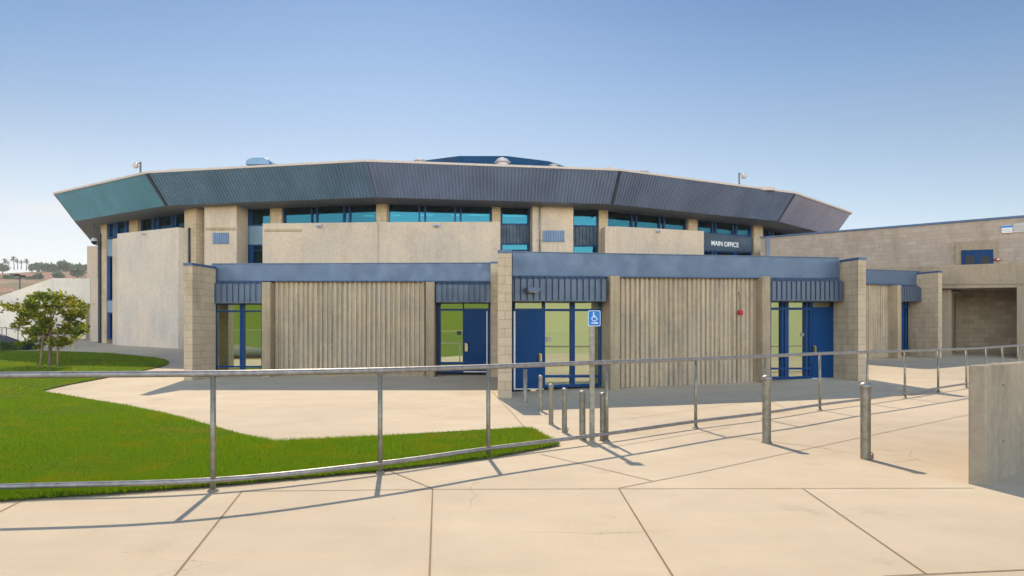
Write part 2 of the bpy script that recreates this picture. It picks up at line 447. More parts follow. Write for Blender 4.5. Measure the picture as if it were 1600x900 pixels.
# joints cut in the pavement
mj = MB()
def joint(px, wd=.014):
    pts = [ground(*p) for p in px]
    for a, b in zip(pts, pts[1:]):
        t = Vector((b.x-a.x, b.y-a.y)); L = t.length; t.normalize(); nn = Vector((-t.y, t.x))*wd/2
        n = max(1, int(L/.8)); vs = []; fs = []
        for i in range(n+1):
            p = Vector((a.x, a.y)) + t*(L*i/n)
            for sg in (1, -1):
                q = p + nn*sg; vs.append((q.x, q.y, g(q.x, q.y) + .004))
        fs = [(2*i, 2*i+1, 2*i+3, 2*i+2) for i in range(n)]
        mj.add(vs, fs)
for px in [[(-60,830),(34,783)], [(272,902),(378,768)], [(671,902),(676,765)], [(1052,902),(967,764)], [(1448,898),(1255,764)],
           [(378,768),(676,765),(967,764),(1522,763)], [(606,735),(676,764)], [(967,763),(1100,737),(1222,710),(1514,648)],
           [(845,710),(1020,752)], [(1380,901),(1640,889)], [(1100,677),(1300,702)], [(822,671),(800,645),(770,612)],
           [(980,655),(1160,630),(1330,610)], [(950,700),(1140,668)], [(1230,640),(1180,612)], [(1440,622),(1380,600)]]:
    joint(px, .012)
tag(mj.build('pavement_joints', M['joint'], recalc=False), kind='structure')

# slopes behind the camera, mirrored in the office glass
def bank(name, mat, a0, a1, r0, prof, n=24):
    mb = MB(); vs = []; fs = []; m = len(prof)
    for i in range(n+1):
        an = R(a0 + (a1-a0)*i/n)
        for dr, z in prof:
            r = r0 + dr; vs.append((6 + r*math.sin(an), 4 - r*math.cos(an), z))
    for i in range(n):
        for k in range(m-1): fs.append((i*m+k, (i+1)*m+k, (i+1)*m+k+1, i*m+k+1))
    mb.add(vs, fs); o = mb.build(name, mat, recalc=False); return tag(o, kind='structure')
M['bankgrass'] = mat_flat('bank_turf', (.13,.19,.025), .95, .05)
M['drygrass'] = mat_flat('dry_slope', (.42,.44,.25), .95, .05)
bank('grass_bank', M['bankgrass'], -75, 10, 16, [(0,-.05),(3,.25),(9,1.0),(18,2.0),(18.2,2.0)])
bank('terrace_path', M['pave'], -75, 10, 34.2, [(0,2.0),(6,2.1)])
bank('hedge_bank', M['bankgrass'], -75, 10, 40.2, [(0,2.1),(4,4.6),(10,6.5),(20,8)])
bank('terrace_slope', M['drygrass'], 10, 112, 30, [(0,-.05),(4,.35),(8,.8),(16,2.0),(17,2.02),(26,5.6),(40,9.5)], 36)

# hills beyond the site
def hz_(x, y):
    t = (x + 300) / 160
    return 30 + 4*math.sin(t*2.1) + 3*math.sin(t*5.3+1)
mh = MB(); hx = fr(-900, 300, 30); rows = [(150,0),(200,10),(260,20),(300,26),(340,31),(390,38),(430,43),(520,40),(700,20)]
vs = []; 
for (yy, zz) in rows:
    for x in hx:
        vs.append((x, yy + 14*math.sin(x*.013), max(-1, zz*(hz_(x, yy)/33.5) * (1 if x < -60 else max(.02, 1-(x+60)/200)) + (1.5*math.sin(x*.05+yy*.03) if zz > 5 else -.3))))
n = len(hx)
mh.add(vs, [(j*n+i, j*n+i+1, (j+1)*n+i+1, (j+1)*n+i) for j in range(len(rows)-1) for i in range(n-1)], True)
tag(mh.build('hills', M['hill'], recalc=False), kind='structure')

# ================================================================ ROUND BUILDING
EV = [(-29.8,48.5),(-24.9,38.3),(-17.3,33.4),(-6.47,31.2),(5.02,32.9),(15.26,38.1),(21.3,44.2),(23.5,53.0),(21,63),(13,72),(0,76),(-13,74),(-24,68),(-30,58)]
CEN = Vector((-1.0, 55.0)); ZT = 9.2; ZB = 7.8
EV = [Vector(p) for p in EV]
def inn(p, k): return p + (CEN - p).normalized()*k
def near(p, q): return [(a, b) for a, b in zip(p, q)]
drum = thing('round_building', (-1, 55, 1.35), 'large round concrete hall under a flaring ribbed metal fascia, behind the low offices', 'building')
FC = {k: Facade(EV[k], EV[k+1]) for k in (0,1,2,3,4,5)}
FA, FB, FCc, FD, FE = FC[1], FC[2], FC[3], FC[4], FC[5]   # facets from left to right

# fascia: one ribbed canted panel per facet
for k in range(len(EV)):
    a, b = EV[k], EV[(k+1) % len(EV)]
    ba, bb = inn(a, .95), inn(b, .95)
    fine = k in (1,2,3,4,5)
    L = (b-a).length; n = int(L/.165) if fine else 12
    h = .06 if k in (2,3,4) else (.014 if fine else .03)
    nn = Vector((b.y-a.y, a.x-b.x)).normalized()
    if nn.dot(a-CEN) < 0: nn = -nn
    mb = MB(); vs = []; prof = []
    for i in range(n): prof += [(i,0),(i+.5,0),(i+.58,h),(i+.9,h),(i+.98,0)]
    prof.append((n,0))
    for lv in (0,1):
        for q, w in prof:
            t = q/n; t = .004 + .992*t
            p = (ba + (bb-ba)*t) if lv == 0 else (a + (b-a)*t)
            vs.append((p.x + nn.x*w, p.y + nn.y*w, (ZB if lv == 0 else ZT) - .3*w))
    m = len(prof)
    mb.add(vs, [(i,i+1,m+i+1,m+i) for i in range(m-1)])
    mb.build('fascia_panel', M[{0:'fascia_warm_cast',1:'fascia_teal_cast',2:'fascia_mid_cast',5:'fascia_warm_cast'}.get(k,'fascia')], drum)
# corner seams
for k in (2,3,4,5):
    a = EV[k]; b = inn(a, .95); o = (a-CEN).normalized()*.03
    mb = MB(); mb.tube([(b.x+o.x, b.y+o.y, ZB-.02), (a.x+o.x, a.y+o.y, ZT-.05)], .07 if k != 3 else .04, 6, smooth=False)
    mb.build('corner_seam', M['seam'] if k != 3 else M['fascia'], drum)
# edge trim, roof, soffit
mb = MB(); N_ = len(EV); vs = []
for v in EV:
    for k, z in ((-.05, ZT-.03),(-.05, ZT+.07),(.28, ZT+.07),(.28, ZT-.03)):
        p = inn(v, k); vs.append((p.x, p.y, z))
fs = []
for i in range(N_):
    j = (i+1) % N_
    for c in range(4): fs.append((i*4+c, j*4+c, j*4+(c+1)%4, i*4+(c+1)%4))
mb.add(vs, fs); mb.build('roof_edge', M['trim'], drum)
CR = Vector((-1.95, 54.0))
def ringpt(i, r, n=14, ph=.5): an = 2*math.pi*(i+ph)/n - math.pi/2; return CR + Vector((math.cos(an), math.sin(an)))*r
mb = MB(); vs = []
RZ = 12.2
ins = []
for i, v in enumerate(EV):
    p = inn(v, .2); q = CR + (v-CR).normalized()*8.2; vs += [(p.x,p.y,ZT-.01),(q.x,q.y,RZ)]
mb.add(vs, [(2*i, 2*((i+1)%N_), 2*((i+1)%N_)+1, 2*i+1) for i in range(N_)])
mb.add([(CR.x+8.2*math.cos(a_), CR.y+8.2*math.sin(a_), RZ-.02) for a_ in [2*math.pi*i/24 for i in range(24)]], [tuple(range(24))])
roof = mb.build('roof', M['roof'], drum)
mb = MB(); vs = []
for i in range(14):
    for r, z in ((8.6, 11.9), (7.2, 13.5), (.3, 13.75)):
        p = ringpt(i, r); vs.append((p.x, p.y, z))
fs = []
for i in range(14):
    j = (i+1) % 14
    for c in range(2): fs.append((i*3+c, j*3+c, j*3+c+1, i*3+c+1))
fs.append(tuple(i*3+2 for i in range(14)))
mb.add(vs, fs); mb.build('raised_roof', M['ring'], drum)
mb = MB(); vs = []
for v in EV:
    p = inn(v, .93); q = inn(v, 12); vs += [(p.x,p.y,ZB),(q.x,q.y,ZB)]
mb.add(vs, [(2*i, 2*((i+1)%N_), 2*((i+1)%N_)+1, 2*i+1) for i in range(N_)])
mb.build('soffit', M['soffit'], drum, recalc=False)
# inner core wall and floor of the clerestory
mb = MB(); vs = []
for v in EV:
    q = inn(v, 11.5); vs += [(q.x,q.y,-.2),(q.x,q.y,ZB-.02)]
mb.add(vs, [(2*i, 2*((i+1)%N_), 2*((i+1)%N_)+1, 2*i+1) for i in range(N_)])
mb.build('inner_wall', M['inner'], drum)

# block piers
def pier(f, x0, x1, yt, yb=None, w=-2.45, wb=-3.2): f.one('pier', M['block'], drum, x0, x1, yt, yb, w, wb)
pier(FA, 157.5, 166.5, 349, None, -2.3); pier(FA, 199, 215, (337,336)); pier(FA, 288, 306, (327,325), None, -2.1)
pier(FB, 422, 440, (318,317)); pier(FB, 588, 604, 314.5)
pier(FCc, 769, 782, 315); pier(FCc, 936, 950, (321,322))
pier(FD, 1076, 1090, (331,333)); pier(FD, 1178, 1192, (343,345)); pier(FE, 1244, 1254, (354,356)); pier(FE, 1275, 1281, (358,359))
FA.one('pier', M['panel'], drum, 141.5, 156.5, 434.5, None, -2.9, -4.5)
FA.one('pier', M['panel'], drum, 136, 152.5, 384.5, None, -4.6, -6.5)
mb = MB(); p = FA.hit(157, -2.25); mb.box((p.x-.05, p.y, 3.6), (.12,.12,7.4)); mb.build('downspout', M['seam'], drum)
# concrete wall panels (front face, depth)
def panel(f, x0, x1, yt, w, wb, yb=None, bev=.02, m='panel'): return f.one('wall_panel', M[m], drum, x0, x1, yt, yb, w, wb, bev)
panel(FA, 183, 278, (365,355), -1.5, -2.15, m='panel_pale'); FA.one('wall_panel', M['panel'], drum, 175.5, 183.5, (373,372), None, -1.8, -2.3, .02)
panel(FB, 319, 369.5, (320.5,319.5), -1.5, -2.5); 
panel(FB, 410, 590, (349,347), -1.5, -2.2)
mb = MB()
a, b, c_ = FB.hit(589.9,-1.5), FCc.hit(592,-1.5), FCc.hit(782,-1.5)
z1 = zat(347, a.y)
panel(FCc, 591, 782, (347,346.3), -1.5, -2.2)
panel(FCc, 832, 896, (316.5,318), -1.9, -2.6); panel(FCc, 945.5, 964, (353.5,354), -1.5, -2.2)
panel(FD, 962, 1100, (353.5,361), -1.5, -2.2)
# wall behind the panels below the clerestory sill
for f, x0, x1, y in ((FA,169,290,375),(FB,436,590,352),(FCc,600,784,352),(FD,948,1102,366),(FCc,930,960,360),(FD,1176,1242,375)):
    f.one('sill_wall', M['panel'], drum, x0, x1, y, None, -2.85, -3.1)

def window(f, x0, x1, yt, yb, mull, par, w=-2.62, jamb=(3,3), bar=2.0, glass='gup', inner=(), fm='frame', deep=.12, btm=None):
    """frame mesh = part, one pane mesh = its sub-part"""
    if not isinstance(yt, tuple): yt = (yt, yt)
    if not isinstance(yb, tuple): yb = (yb, yb)
    def yy(x, y): t = (x-x0)/(x1-x0); return y[0] + (y[1]-y[0])*t
    mb = MB(); d = deep
    f.slab(mb, x0, x1, yt, tuple(y+bar for y in yt), w+.004, w-d)
    bb = bar if btm is None else btm
    f.slab(mb, x0, x1, tuple(y-bb for y in yb), yb, w+.004, w-d)
    for a, b in [(x0, x0+jamb[0]), (x1-jamb[1], x1)] + list(mull):
        f.slab(mb, a, b, (yy(a,yt)+bar*.6, yy(b,yt)+bar*.6), (yy(a,yb)-bb*.6, yy(b,yb)-bb*.6), w, w-d+.005)
    for (a, b, y0, y1) in inner:
        f.slab(mb, a, b, y0, y1, w+.008, w-d+.009)
    fo = mb.build('window', M[fm], par)
    mp = MB(); f.slab(mp, x0+.4, x1-.4, tuple(y+.5 for y in yt), tuple(y-.5 for y in yb), w-d*.55, w-d*.55-.012)
    mp.build('pane', M[glass], fo); return fo
# left facet
window(FA, 167.5, 198, (350,342), (374,366), [(177,184)], drum, w=-2.33, jamb=(3.5,4))
FA.one('spandrel_panel', M['palespan'], drum, 167.5, 182, 374, 400, -2.32, -2.5)
window(FA, 167.5, 183, 400, 470, [], drum, w=-2.33, jamb=(4,3))
FA.one('spandrel_panel', M['palespan'], drum, 167.5, 182, 470, 488, -2.32, -2.5)
window(FA, 167.5, 183, 488, 530, [], drum, w=-2.33, jamb=(4,3))
window(FA, 215, 290, (336.5,331.5), (365,358), [(236.5,241),(243.5,247.5),(266.5,270),(272,275)], drum, jamb=(7,2))
window(FA, 306, 320, (322.5,322), (357,357), [], drum, jamb=(4,1))
FA.one('spandrel_panel', M['palespan'], drum, 306, 320, 357, 385, -2.60, -2.75)
window(FA, 306, 320, 385, 440, [], drum, jamb=(5,1), inner=[(306,320,396,397)])
# second facet
window(FB, 387, 422, (320,319.5), (353,352), [], drum, jamb=(7,.5))
FB.one('spandrel_panel', M['palespan'], drum, 387.5, 411.5, 353, 382, -2.60, -2.75)
window(FB, 387.5, 411.5, 382, 430, [(393.5,396)], drum, jamb=(6,.5), inner=[(392,410,391,392)])
window(FB, 440, 588, (319,316.5), (351,350), [(485.5,488),(493.5,496),(535.5,538.5),(545,547.5)], drum, jamb=(5.5,.5))
# third facet
window(FCc, 604, 769, (316,316), (350,350), [(654,656.5),(663,666),(710,712.5),(718.5,721)], drum, jamb=(5,3.5))
window(FCc, 782.5, 832, (317.5,318), (351,351.5), [], drum, jamb=(2.5,6.5))
FCc.one('spandrel_panel', M['spandrel'], drum, 783, 831, 351.5, 380, -2.66, -2.75)
mb = MB(); FCc.ribs(mb, 783.5, 830.5, (352,352), (379.5,379.5), -2.60, .05, .17); mb.build('spandrel_cladding', M['spandrel'], drum)
window(FCc, 782.5, 832, 380, 430, [], drum, jamb=(2.5,6.5), inner=[(782.5,832,390,392)])
window(FCc, 896, 936.5, (320,322), (353.5,354.5), [], drum, jamb=(.8,4))
FCc.one('spandrel_panel', M['spandrel'], drum, 896.5, 936, 354.5, 383, -2.66, -2.75)
mb = MB(); FCc.ribs(mb, 897, 935.5, (355,355), (382.5,382.5), -2.60, .05, .17); mb.build('spandrel_cladding', M['spandrel'], drum)
window(FCc, 896, 936.5, 383, 430, [], drum, jamb=(.8,5))
# fourth facet
window(FD, 949, 1076, (325.5,334), (361,370), [(986,988.5),(993.5,996),(1029.5,1032),(1037,1040)], drum, jamb=(1.5,5.5))
window(FD, 1090, 1178, (335.5,344.5), (364,370.5), [(1112.5,1115),(1117.5,1120.5),(1144.5,1147),(1149.5,1152.5)], drum, jamb=(1.5,7))
office_band = FD.one('office_band', M['spandrel'], drum, 1099, 1178, (363.5,371), (391,394), -2.55, -2.75)
window(FD, 1099, 1178, (391,394), (425,428), [(1112.5,1115),(1117.5,1120.5),(1146,1152)], drum, jamb=(2,4))
window(FE, 1192, 1243, (346.5,353.5), (376,380), [(1202,1204),(1206,1208.5),(1222.5,1224.5),(1227,1229)], drum, jamb=(2,5))
window(FE, 1254, 1276, (355.5,358.5), (384,386), [], drum, jamb=(2,2))
# interior ceiling tubes
for f, x0, x1, y in ((FB,568,584,337.2),(FCc,612,626,336.3),(FCc,656,676,336),(FCc,706,720,336),(FCc,733,761,336),(FCc,788,818,337.7),(FD,950,987,338.5),(FD,995,1025,342),(FD,1052,1068,345.5),(FD,1091,1113,349.5)):
    mb = MB(); a = f.pt(x0, y, -4.4); b = f.pt(x1, y, -4.4); mb.tube([a, b], .028, 6); mb.build('ceiling_tube', M['tube'], drum)
for f, x0, x1, y0, y1 in ((FB,321,368,355.5,360),(FB,413,471,358,362)):
    f.one('stained_ledge', M['post'], drum, x0, x1, y0, y1, -1.47, -1.6, .02)
mb = MB(); a = FA.pt(296, 356, -2.06); b = FA.pt(296, 420, -2.06); mb.tube([a, b], .05, 6); mb.build('downspout', M['seam'], drum)
# louvred vents, conduit, stain ledge
def louvre(f, x0, x1, y0, y1, w):
    mb = MB(); f.slab(mb, x0, x1, y0, y1, w+.03, w-.05)
    f.ribs(mb, x0+.6, x1-.6, y0+.6, y1-.6, w+.075, .04, .11); mb.build('vent', M['louvre'], drum)
louvre(FB, 332, 357, 363.5, 381, -1.5); louvre(FCc, 848, 882, 360, 378, -1.9)
mb = MB(); a = FCc.pt(843.5, 318, -1.84); b = FCc.pt(843.5, 396, -1.84); mb.tube([a, b], .035, 8)
for y in (323, 375):
    c = FCc.pt(843.5, y, -1.85); mb.box(c, (.30,.05,.05))
mb.build('conduit', M['galvdark'], drum)

# things fixed to or standing on the round building
def wall_light(f, x, y, w, label, wpx=8):
    p = f.pt(x, y, w); s_ = wpx/F*p.y; t = thing('wall_light', p, label, 'wall light', 'floodlights on the concrete wall panels')
    an = math.atan2(f.u.y, f.u.x)
    mb = MB(); c = Vector((p.x, p.y, p.z)) + Vector((f.n.x, f.n.y, 0))*.09
    mb.box(c, (s_, .17, s_*.55), an); mb.build('housing', M['vent'], t, .012)
    mb = MB(); c2 = c + Vector((f.n.x, f.n.y, 0))*.088; c2.z -= .02; mb.box(c2, (s_*.72, .012, s_*.3), an); mb.build('lens', M['louvre'], t)
    return t
wall_light(FA, 227, 365.5, -1.5, 'small floodlight on the tall pale panel at the hall left corner', 5)
wall_light(FB, 500, 353, -1.5, 'small floodlight on the long wall panel near the rooftop unit side')
wall_light(FCc, 682, 352.5, -1.5, 'small white floodlight on the long panel above the blue door bay')
wall_light(FD, 1026.5, 361.5, -1.5, 'small floodlight on the short wall panel left of MAIN OFFICE', 6)

def roof_lamp(xp, yb, yt, d, side, label):
    p = Vector((xat(xp, d), d, zat(yb, d)-.25)); t = thing('roof_lamp', p, label, 'lamp', 'lamps on the roof edge of the round hall')
    zt = zat(yt, d); s_ = d/F
    mb = MB(); mb.box((p.x, p.y, (p.z+zt)/2), (2.0*s_, .07, zt-p.z)); mb.box((p.x, p.y, p.z+.02), (.2,.2,.04)); mb.build('pole', M['lamp'], t)
    mb = MB(); arc = [(p.x, p.y, zt-.12)] + [(p.x + side*s_*4*(1-math.cos(a_)), p.y, zt-.12 + s_*2.0*math.sin(a_)) for a_ in (R(25),R(55),R(90),R(125),R(150))]
    mb.tube(arc, .022, 6); mb.build('arm', M['lamp'], t)
    e = Vector(arc[-1]); mb = MB(); mb.lathe((e.x, e.y, e.z), [(.001,.06),(.06,.05),(.12,-.05),(.14,-.10),(.11,-.18),(.001,-.24)], 12); mb.build('lamp_head', M['globe'], t)
roof_lamp(219.5, 271, 253, 34.3, -1, 'curved lamp on the roof edge above the teal left facets')
roof_lamp(1155, 287, 270, 36.5, 1, 'curved lamp on the roof edge above the MAIN OFFICE sign')
# rooftop equipment
def place_unit(x, yb, d): return Vector((xat(x, d), d, zat(yb, d)))
p = place_unit(413, 262, 34.5); t = thing('rooftop_unit', p, 'blue-grey rounded rooftop unit with a stepped duct on the round roof', 'rooftop unit'); s_ = p.y/F
mb = MB(); prof = [(-22,0),(-22,4.5),(-19,8.5),(-10,11.2),(6,11.2),(12,8.8),(14,5),(14,0)]
pts0 = [(p.x+q*s_, p.y-.6, p.z+z*s_) for q, z in prof]; pts1 = [(a, b+1.6, c) for a, b, c in pts0]; n = len(prof)
mb.add(pts0+pts1, [tuple(range(n)), tuple(reversed(range(n,2*n)))] + [(i,(i+1)%n,n+(i+1)%n,n+i) for i in range(n)])
mb.build('casing', M['hvac'], t, .03)
mb = MB()
for i in range(5): mb.box((p.x+(15.5+3*i)*s_, p.y+.1, p.z+(5.2-.75*i)*s_*.5), (2.6*s_, .8, (5.2-.75*i)*s_))
mb.build('duct', M['hvac'], t)
def mushroom(x, yb, d, wpx, hpx, label, grp='white roof vents on the round hall'):
    p = place_unit(x, yb, d); s_ = p.y/F; t = thing('roof_vent', p, label, 'roof vent', grp)
    mb = MB(); mb.lathe(p, [(wpx*.36*s_,-.3),(wpx*.36*s_, hpx*.45*s_)], 14); mb.build('curb', M['vent'], t)
    mb = MB(); h = hpx*s_; r = wpx*.5*s_
    mb.lathe(p, [(.001,h*.42),(r,h*.30),(r*1.0,h*.42),(r*.72,h*.5),(r*.72,h*.66),(r*.78,h*.7),(r*.6,h*.86),(r*.25,h*.95),(r*.2,h*1.05),(.001,h*1.06)], 16); mb.build('cowl', M['vent'], t)
mushroom(656, 254.5, 33.5, 20, 7, 'squat white roof vent nearest the left end of the raised blue roof')
mushroom(785, 257.5, 33.2, 25, 10.5, 'largest white roof vent, in front of the middle of the raised blue roof')
mushroom(865, 260.5, 33.8, 16, 4, 'low white roof vent in front of the right end of the raised blue roof')
mushroom(1006, 271, 35.0, 16, 6, 'small cream roof vent right of the raised blue roof', None)
def curb_box(x0, x1, yb, y0, y1, d, label):
    mb = MB(); s_ = d/F
    pts = [(x0,yb),(x1,yb),(x1,y1),(x0,y0)]
    P = [(xat(a,d), d, zat(b,d)) for a, b in pts]; Q = [(a, b+.7, c) for a, b, c in P]
    mb.hexa([P[0],P[1],Q[1],Q[0],P[3],P[2],Q[2],Q[3]])
    o = mb.build('roof_ridge', M['trim'], None, .01, loc=(P[0][0], d, P[0][2])); tag(o, label, 'roof ridge cap')
curb_box(581, 606, 254, 247.5, 252.5, 32.2, 'sloping ridge cap above the fascia corner left of the white vents')
curb_box(928, 957, 266.5, 264.0, 260.5, 33.3, 'sloping ridge cap above the fascia corner left of the cream vent')
curb_box(1188, 1211, 297, 291, 292, 37.0, 'flat ridge cap on the roof edge near the right lamp')
curb_box(266, 300, 269, 264, 263, 33.9, 'flat ridge cap on the roof edge near the left lamp')
# camera dome under the left eave
p = Vector((xat(147, 39.5), 39.5, zat(377, 39.5))); t = thing('security_camera', p, 'dark dome camera hanging on a thin pipe under the left eave', 'camera')
mb = MB(); mb.tube([(p.x,p.y,7.82),(p.x,p.y,p.z+.15)], .025, 6); mb.build('drop_pipe', M['lamp'], t)
mb = MB(); mb.lathe(p, [(.001,.2),(.1,.18),(.18,.06),(.18,0)], 12); mb.build('housing', M['vent'], t)
mb = MB(); mb.lathe(p, [(.15,-.002),(.13,-.1),(.08,-.16),(.001,-.19)], 12); mb.build('dome', M['black'], t)

# lettering
def letters(text, name, mat, p, f, height, width, label, cat, parent=None):
    cu = bpy.data.curves.new(name, 'FONT'); cu.body = text; cu.size = 1; cu.extrude = .015; cu.align_x = 'LEFT'
    cu.offset = .012
    tmp = bpy.data.objects.new(name+'_tmp', cu); COL.objects.link(tmp)
    bpy.context.view_layer.update()
    dg = bpy.context.evaluated_depsgraph_get()
    me = bpy.data.meshes.new_from_object(tmp.evaluated_get(dg)); bpy.data.objects.remove(tmp)
    xs = [v.co.x for v in me.vertices]; ys = [v.co.y for v in me.vertices]
    sx = width/(max(xs)-min(xs)); sy = height/(max(ys)-min(ys)); x0, y0 = min(xs), min(ys)
    for v in me.vertices:
        a = (v.co.x-x0)*sx; b = (v.co.y-y0)*sy; c = v.co.z
        v.co = (f.u.x*a + f.n.x*c, f.u.y*a + f.n.y*c, b)
    me.materials.clear(); me.materials.append(mat)
    o = bpy.data.objects.new(name, me); COL.objects.link(o); o.location = p
    return tag(o, label, cat)
a = FD.pt(1111.5, 383.5, -2.525); b = FD.pt(1154, 386.2, -2.525)
letters('MAIN OFFICE', 'office_lettering', M['letter'], a, FD, 7.6/F*a.y, (b.xy-a.xy).length, 'white MAIN OFFICE letters on the dark blue band below the windows', 'sign lettering')

# ================================================================ LOW OFFICE WINGS
def blade(name, par, corner_px, y_base, y_top, width_px, radial, length, left=True, cap=True, d=None):
    """block pier seen end-on: front edge from corner_px over width_px, then running back along radial"""
    p = ground(corner_px, y_base); d = p.y
    w = width_px/F*d; r = Vector(radial).normalized(); t = Vector((r.y, -r.x))
    a = Vector((p.x, p.y)); b = a + t*w
    q = [a, b, b + r*length, a + r*length]; zt = zat(y_top, d)
    mb = MB(); mb.poly_prism([(v.x,v.y) for v in q], p.z-.2, zt-.07); mb.build(name, M['block'], par, .008)
    c = (q[0]+q[2])/2; mb = MB()
    q2 = [c + (v-c)*1.0 + (v-c).normalized()*.02 for v in q]
    mb.poly_prism([(v.x,v.y) for v in q2], zt-.07, zt); mb.build('coping', M['coping'], par)
    return d, zt
def wing_shell(f, par, x0, x1, yt, depth, left=None):
    """roof slab and dark room behind the front"""
    a, b = f.hit(x0, -.02), f.hit(x1, -.02); za, zb = zat(yt[0], a.y)-.06, zat(yt[1], b.y)-.06
    a2, b2 = a - f.n*depth, b - f.n*depth
    lv = Vector(left) if left else -f.n; a2 = a + lv*depth
    mb = MB(); mb.hexa([(a.x,a.y,za-.25),(b.x,b.y,zb-.25),(b2.x,b2.y,zb-.25),(a2.x,a2.y,za-.25),(a.x,a.y,za),(b.x,b.y,zb),(b2.x,b2.y,zb),(a2.x,a2.y,za)])
    mb.build('roof', M['roof'], par)
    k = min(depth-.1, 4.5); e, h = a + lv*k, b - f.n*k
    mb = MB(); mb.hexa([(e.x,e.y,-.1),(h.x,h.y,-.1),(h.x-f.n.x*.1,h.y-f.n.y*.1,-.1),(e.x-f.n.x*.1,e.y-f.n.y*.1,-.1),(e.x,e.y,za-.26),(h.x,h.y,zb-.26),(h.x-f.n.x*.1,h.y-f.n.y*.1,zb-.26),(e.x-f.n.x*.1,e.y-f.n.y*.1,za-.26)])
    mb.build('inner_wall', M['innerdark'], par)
def fascia(f, par, x0, x1, yt, yb):
    f.one('fascia', M['band'], par, x0, x1, yt, yb, 0, -.18)
    mb = MB(); f.slab(mb, x0, x1, tuple(y-.6 for y in yt), tuple(y+.5 for y in yt), .03, -.22); mb.build('roof_edge', M['band'], par)
    mb = MB(); f.slab(mb, x0, x1, tuple(y-.4 for y in yb), tuple(y+1.3 for y in yb), .045, -.16); mb.build('drip_edge', M['coping'], par)
def awning(f, par, x0, x1, yt, yb, pitch=.165):
    mb = MB(); f.ribs(mb, x0, x1, yt, tuple(y-1.2 for y in yb), .22, .042, pitch, duty=(.22,.28,.94,.98), cant=.12)
    f.slab(mb, x0, x1, tuple(y-1.2 for y in yb), yb, .23, .0)
    f.slab(mb, x0-.3, x0+.1, tuple(y+6 for y in yt), yb, .20, .0); f.slab(mb, x1-.1, x1+.3, tuple(y+6 for y in yt), yb, .20, .0)
    mb.build('awning', M['awning'], par, recalc=False)
    f.one('lintel', M['soffit'], par, x0, x1, tuple(y-1.5 for y in yb), tuple(y+1 for y in yb), -.02, -.5)
def ribwall(f, par, x0, x1, yt, yb, pitch=.147, w=-.10):
    mb = MB(); f.ribs(mb, x0, x1, yt, yb, w, .058, pitch, duty=(.26,.40,.82,.96), jit=.07)
    mb.build('ribbed_wall', M['ribwall'], par, recalc=False)
    f.one('backing_wall', M['ribwall'], par, x0, x1, yt, tuple(None for _ in (0,1)), w-.095, w-.3)
    f.one('plinth', M['post'], par, x0, x1, tuple(y-2.5 for y in yb), (None,None), w-.045, w-.2)
def post(f, par, x0, x1, yt, w=.18, wb=-1.0): f.one('post', M['post'], par, x0, x1, yt, None, w, wb, .025)
def door(f, par, x0, x1, yt, yb, hx, hy, strip, w, sx=None):
    d = f.one('door', M['door'], par, x0, x1, yt, yb, w+.02, w-.05)
    mb = MB(); f.slab(mb, hx-2.2, hx+.6, hy-6.5, hy+6.5, w+.045, w+.02); f.slab(mb, hx-.1, hx+2.2, hy-5, hy+6.5, w+.10, w+.03); mb.build('handle', M['brass'], d)
    mb = MB(); f.slab(mb, hx-3.6, hx-2.2, hy-5, hy+5.5, w+.035, w+.02); mb.build('lock_plate', M['black'], d)
    mb = MB(); f.slab(mb, strip[0], strip[1], yt+1, yb, w+.052, w+.0); f.slab(mb, min(x0,strip[0]), max(x1,strip[1]), yb-.9, yb+.6, w+.05, w+.0); mb.build('weather_strip', M['strip'], d)
    return d

# --- left wing
FL = Facade((xat(331,21.1),21.1), (xat(766,21.1),21.1))
wl = thing('office_wing', (-5, 21.1, .25), 'low left office wing facing the lawn, with two glazed bays around ribbed concrete', 'office building', 'low office wings with blue metal fascias')
fascia(FL, wl, 331, 767, (412,410.5), (438,438.5)); wing_shell(FL, wl, 329, 768, (412,410.5), 11)
blade('pier', wl, 287, 594, 411, 15.5, (.22,.97), 1.05)
FL.one('pier', M['block'], wl, 766.5, 784, 411, None, .2, -1.2); FL.one('coping', M['coping'], wl, 766, 784.5, 408.5, 411.5, .22, -1.2)
FL.one('side_wall', M['block'], wl, 322, 331.5, 414, None, -.12, -4.6)
awning(FL, wl, 327, 408.5, (439,439), (473.5,473.5)); awning(FL, wl, 681.5, 766, (440,440), (472,472))
ribwall(FL, wl, 428, 664, (440,439), (586,583)); post(FL, wl, 408.5, 422, 440.5, .24, -.8); post(FL, wl, 665, 679, 440, .24, -.8)
window(FL, 332.5, 409, (474,474), (582,582), [(374.5,377),(377.5,381.5)], wl, w=-.25, jamb=(6,1), bar=2, glass='glow', inner=[(336,408,485,487.5),(336,408,571.5,574)], btm=3)
window(FL, 684, 724.5, (473,473), (582,582), [], wl, w=-.25, jamb=(4.5,1.5), bar=1.5, glass='glow', inner=[(686,724,482.5,485.5),(686,724,565.5,569.5)], btm=4)
window(FL, 724, 766.5, (473,473), (485,485), [], wl, w=-.25, jamb=(.6,3.5), bar=1.5, glass='glow', btm=3)
FL.one('door_frame', M['frame'], wl, 761.5, 766.5, 485, None, -.25, -.4)
door(FL, wl, 724.5, 760, 485, 581, 728.5, 542.5, (760,761.6), -.25)
FL.one('notice', M['black'], wl, 714, 720.5, 517, 523.5, -.30, -.31)
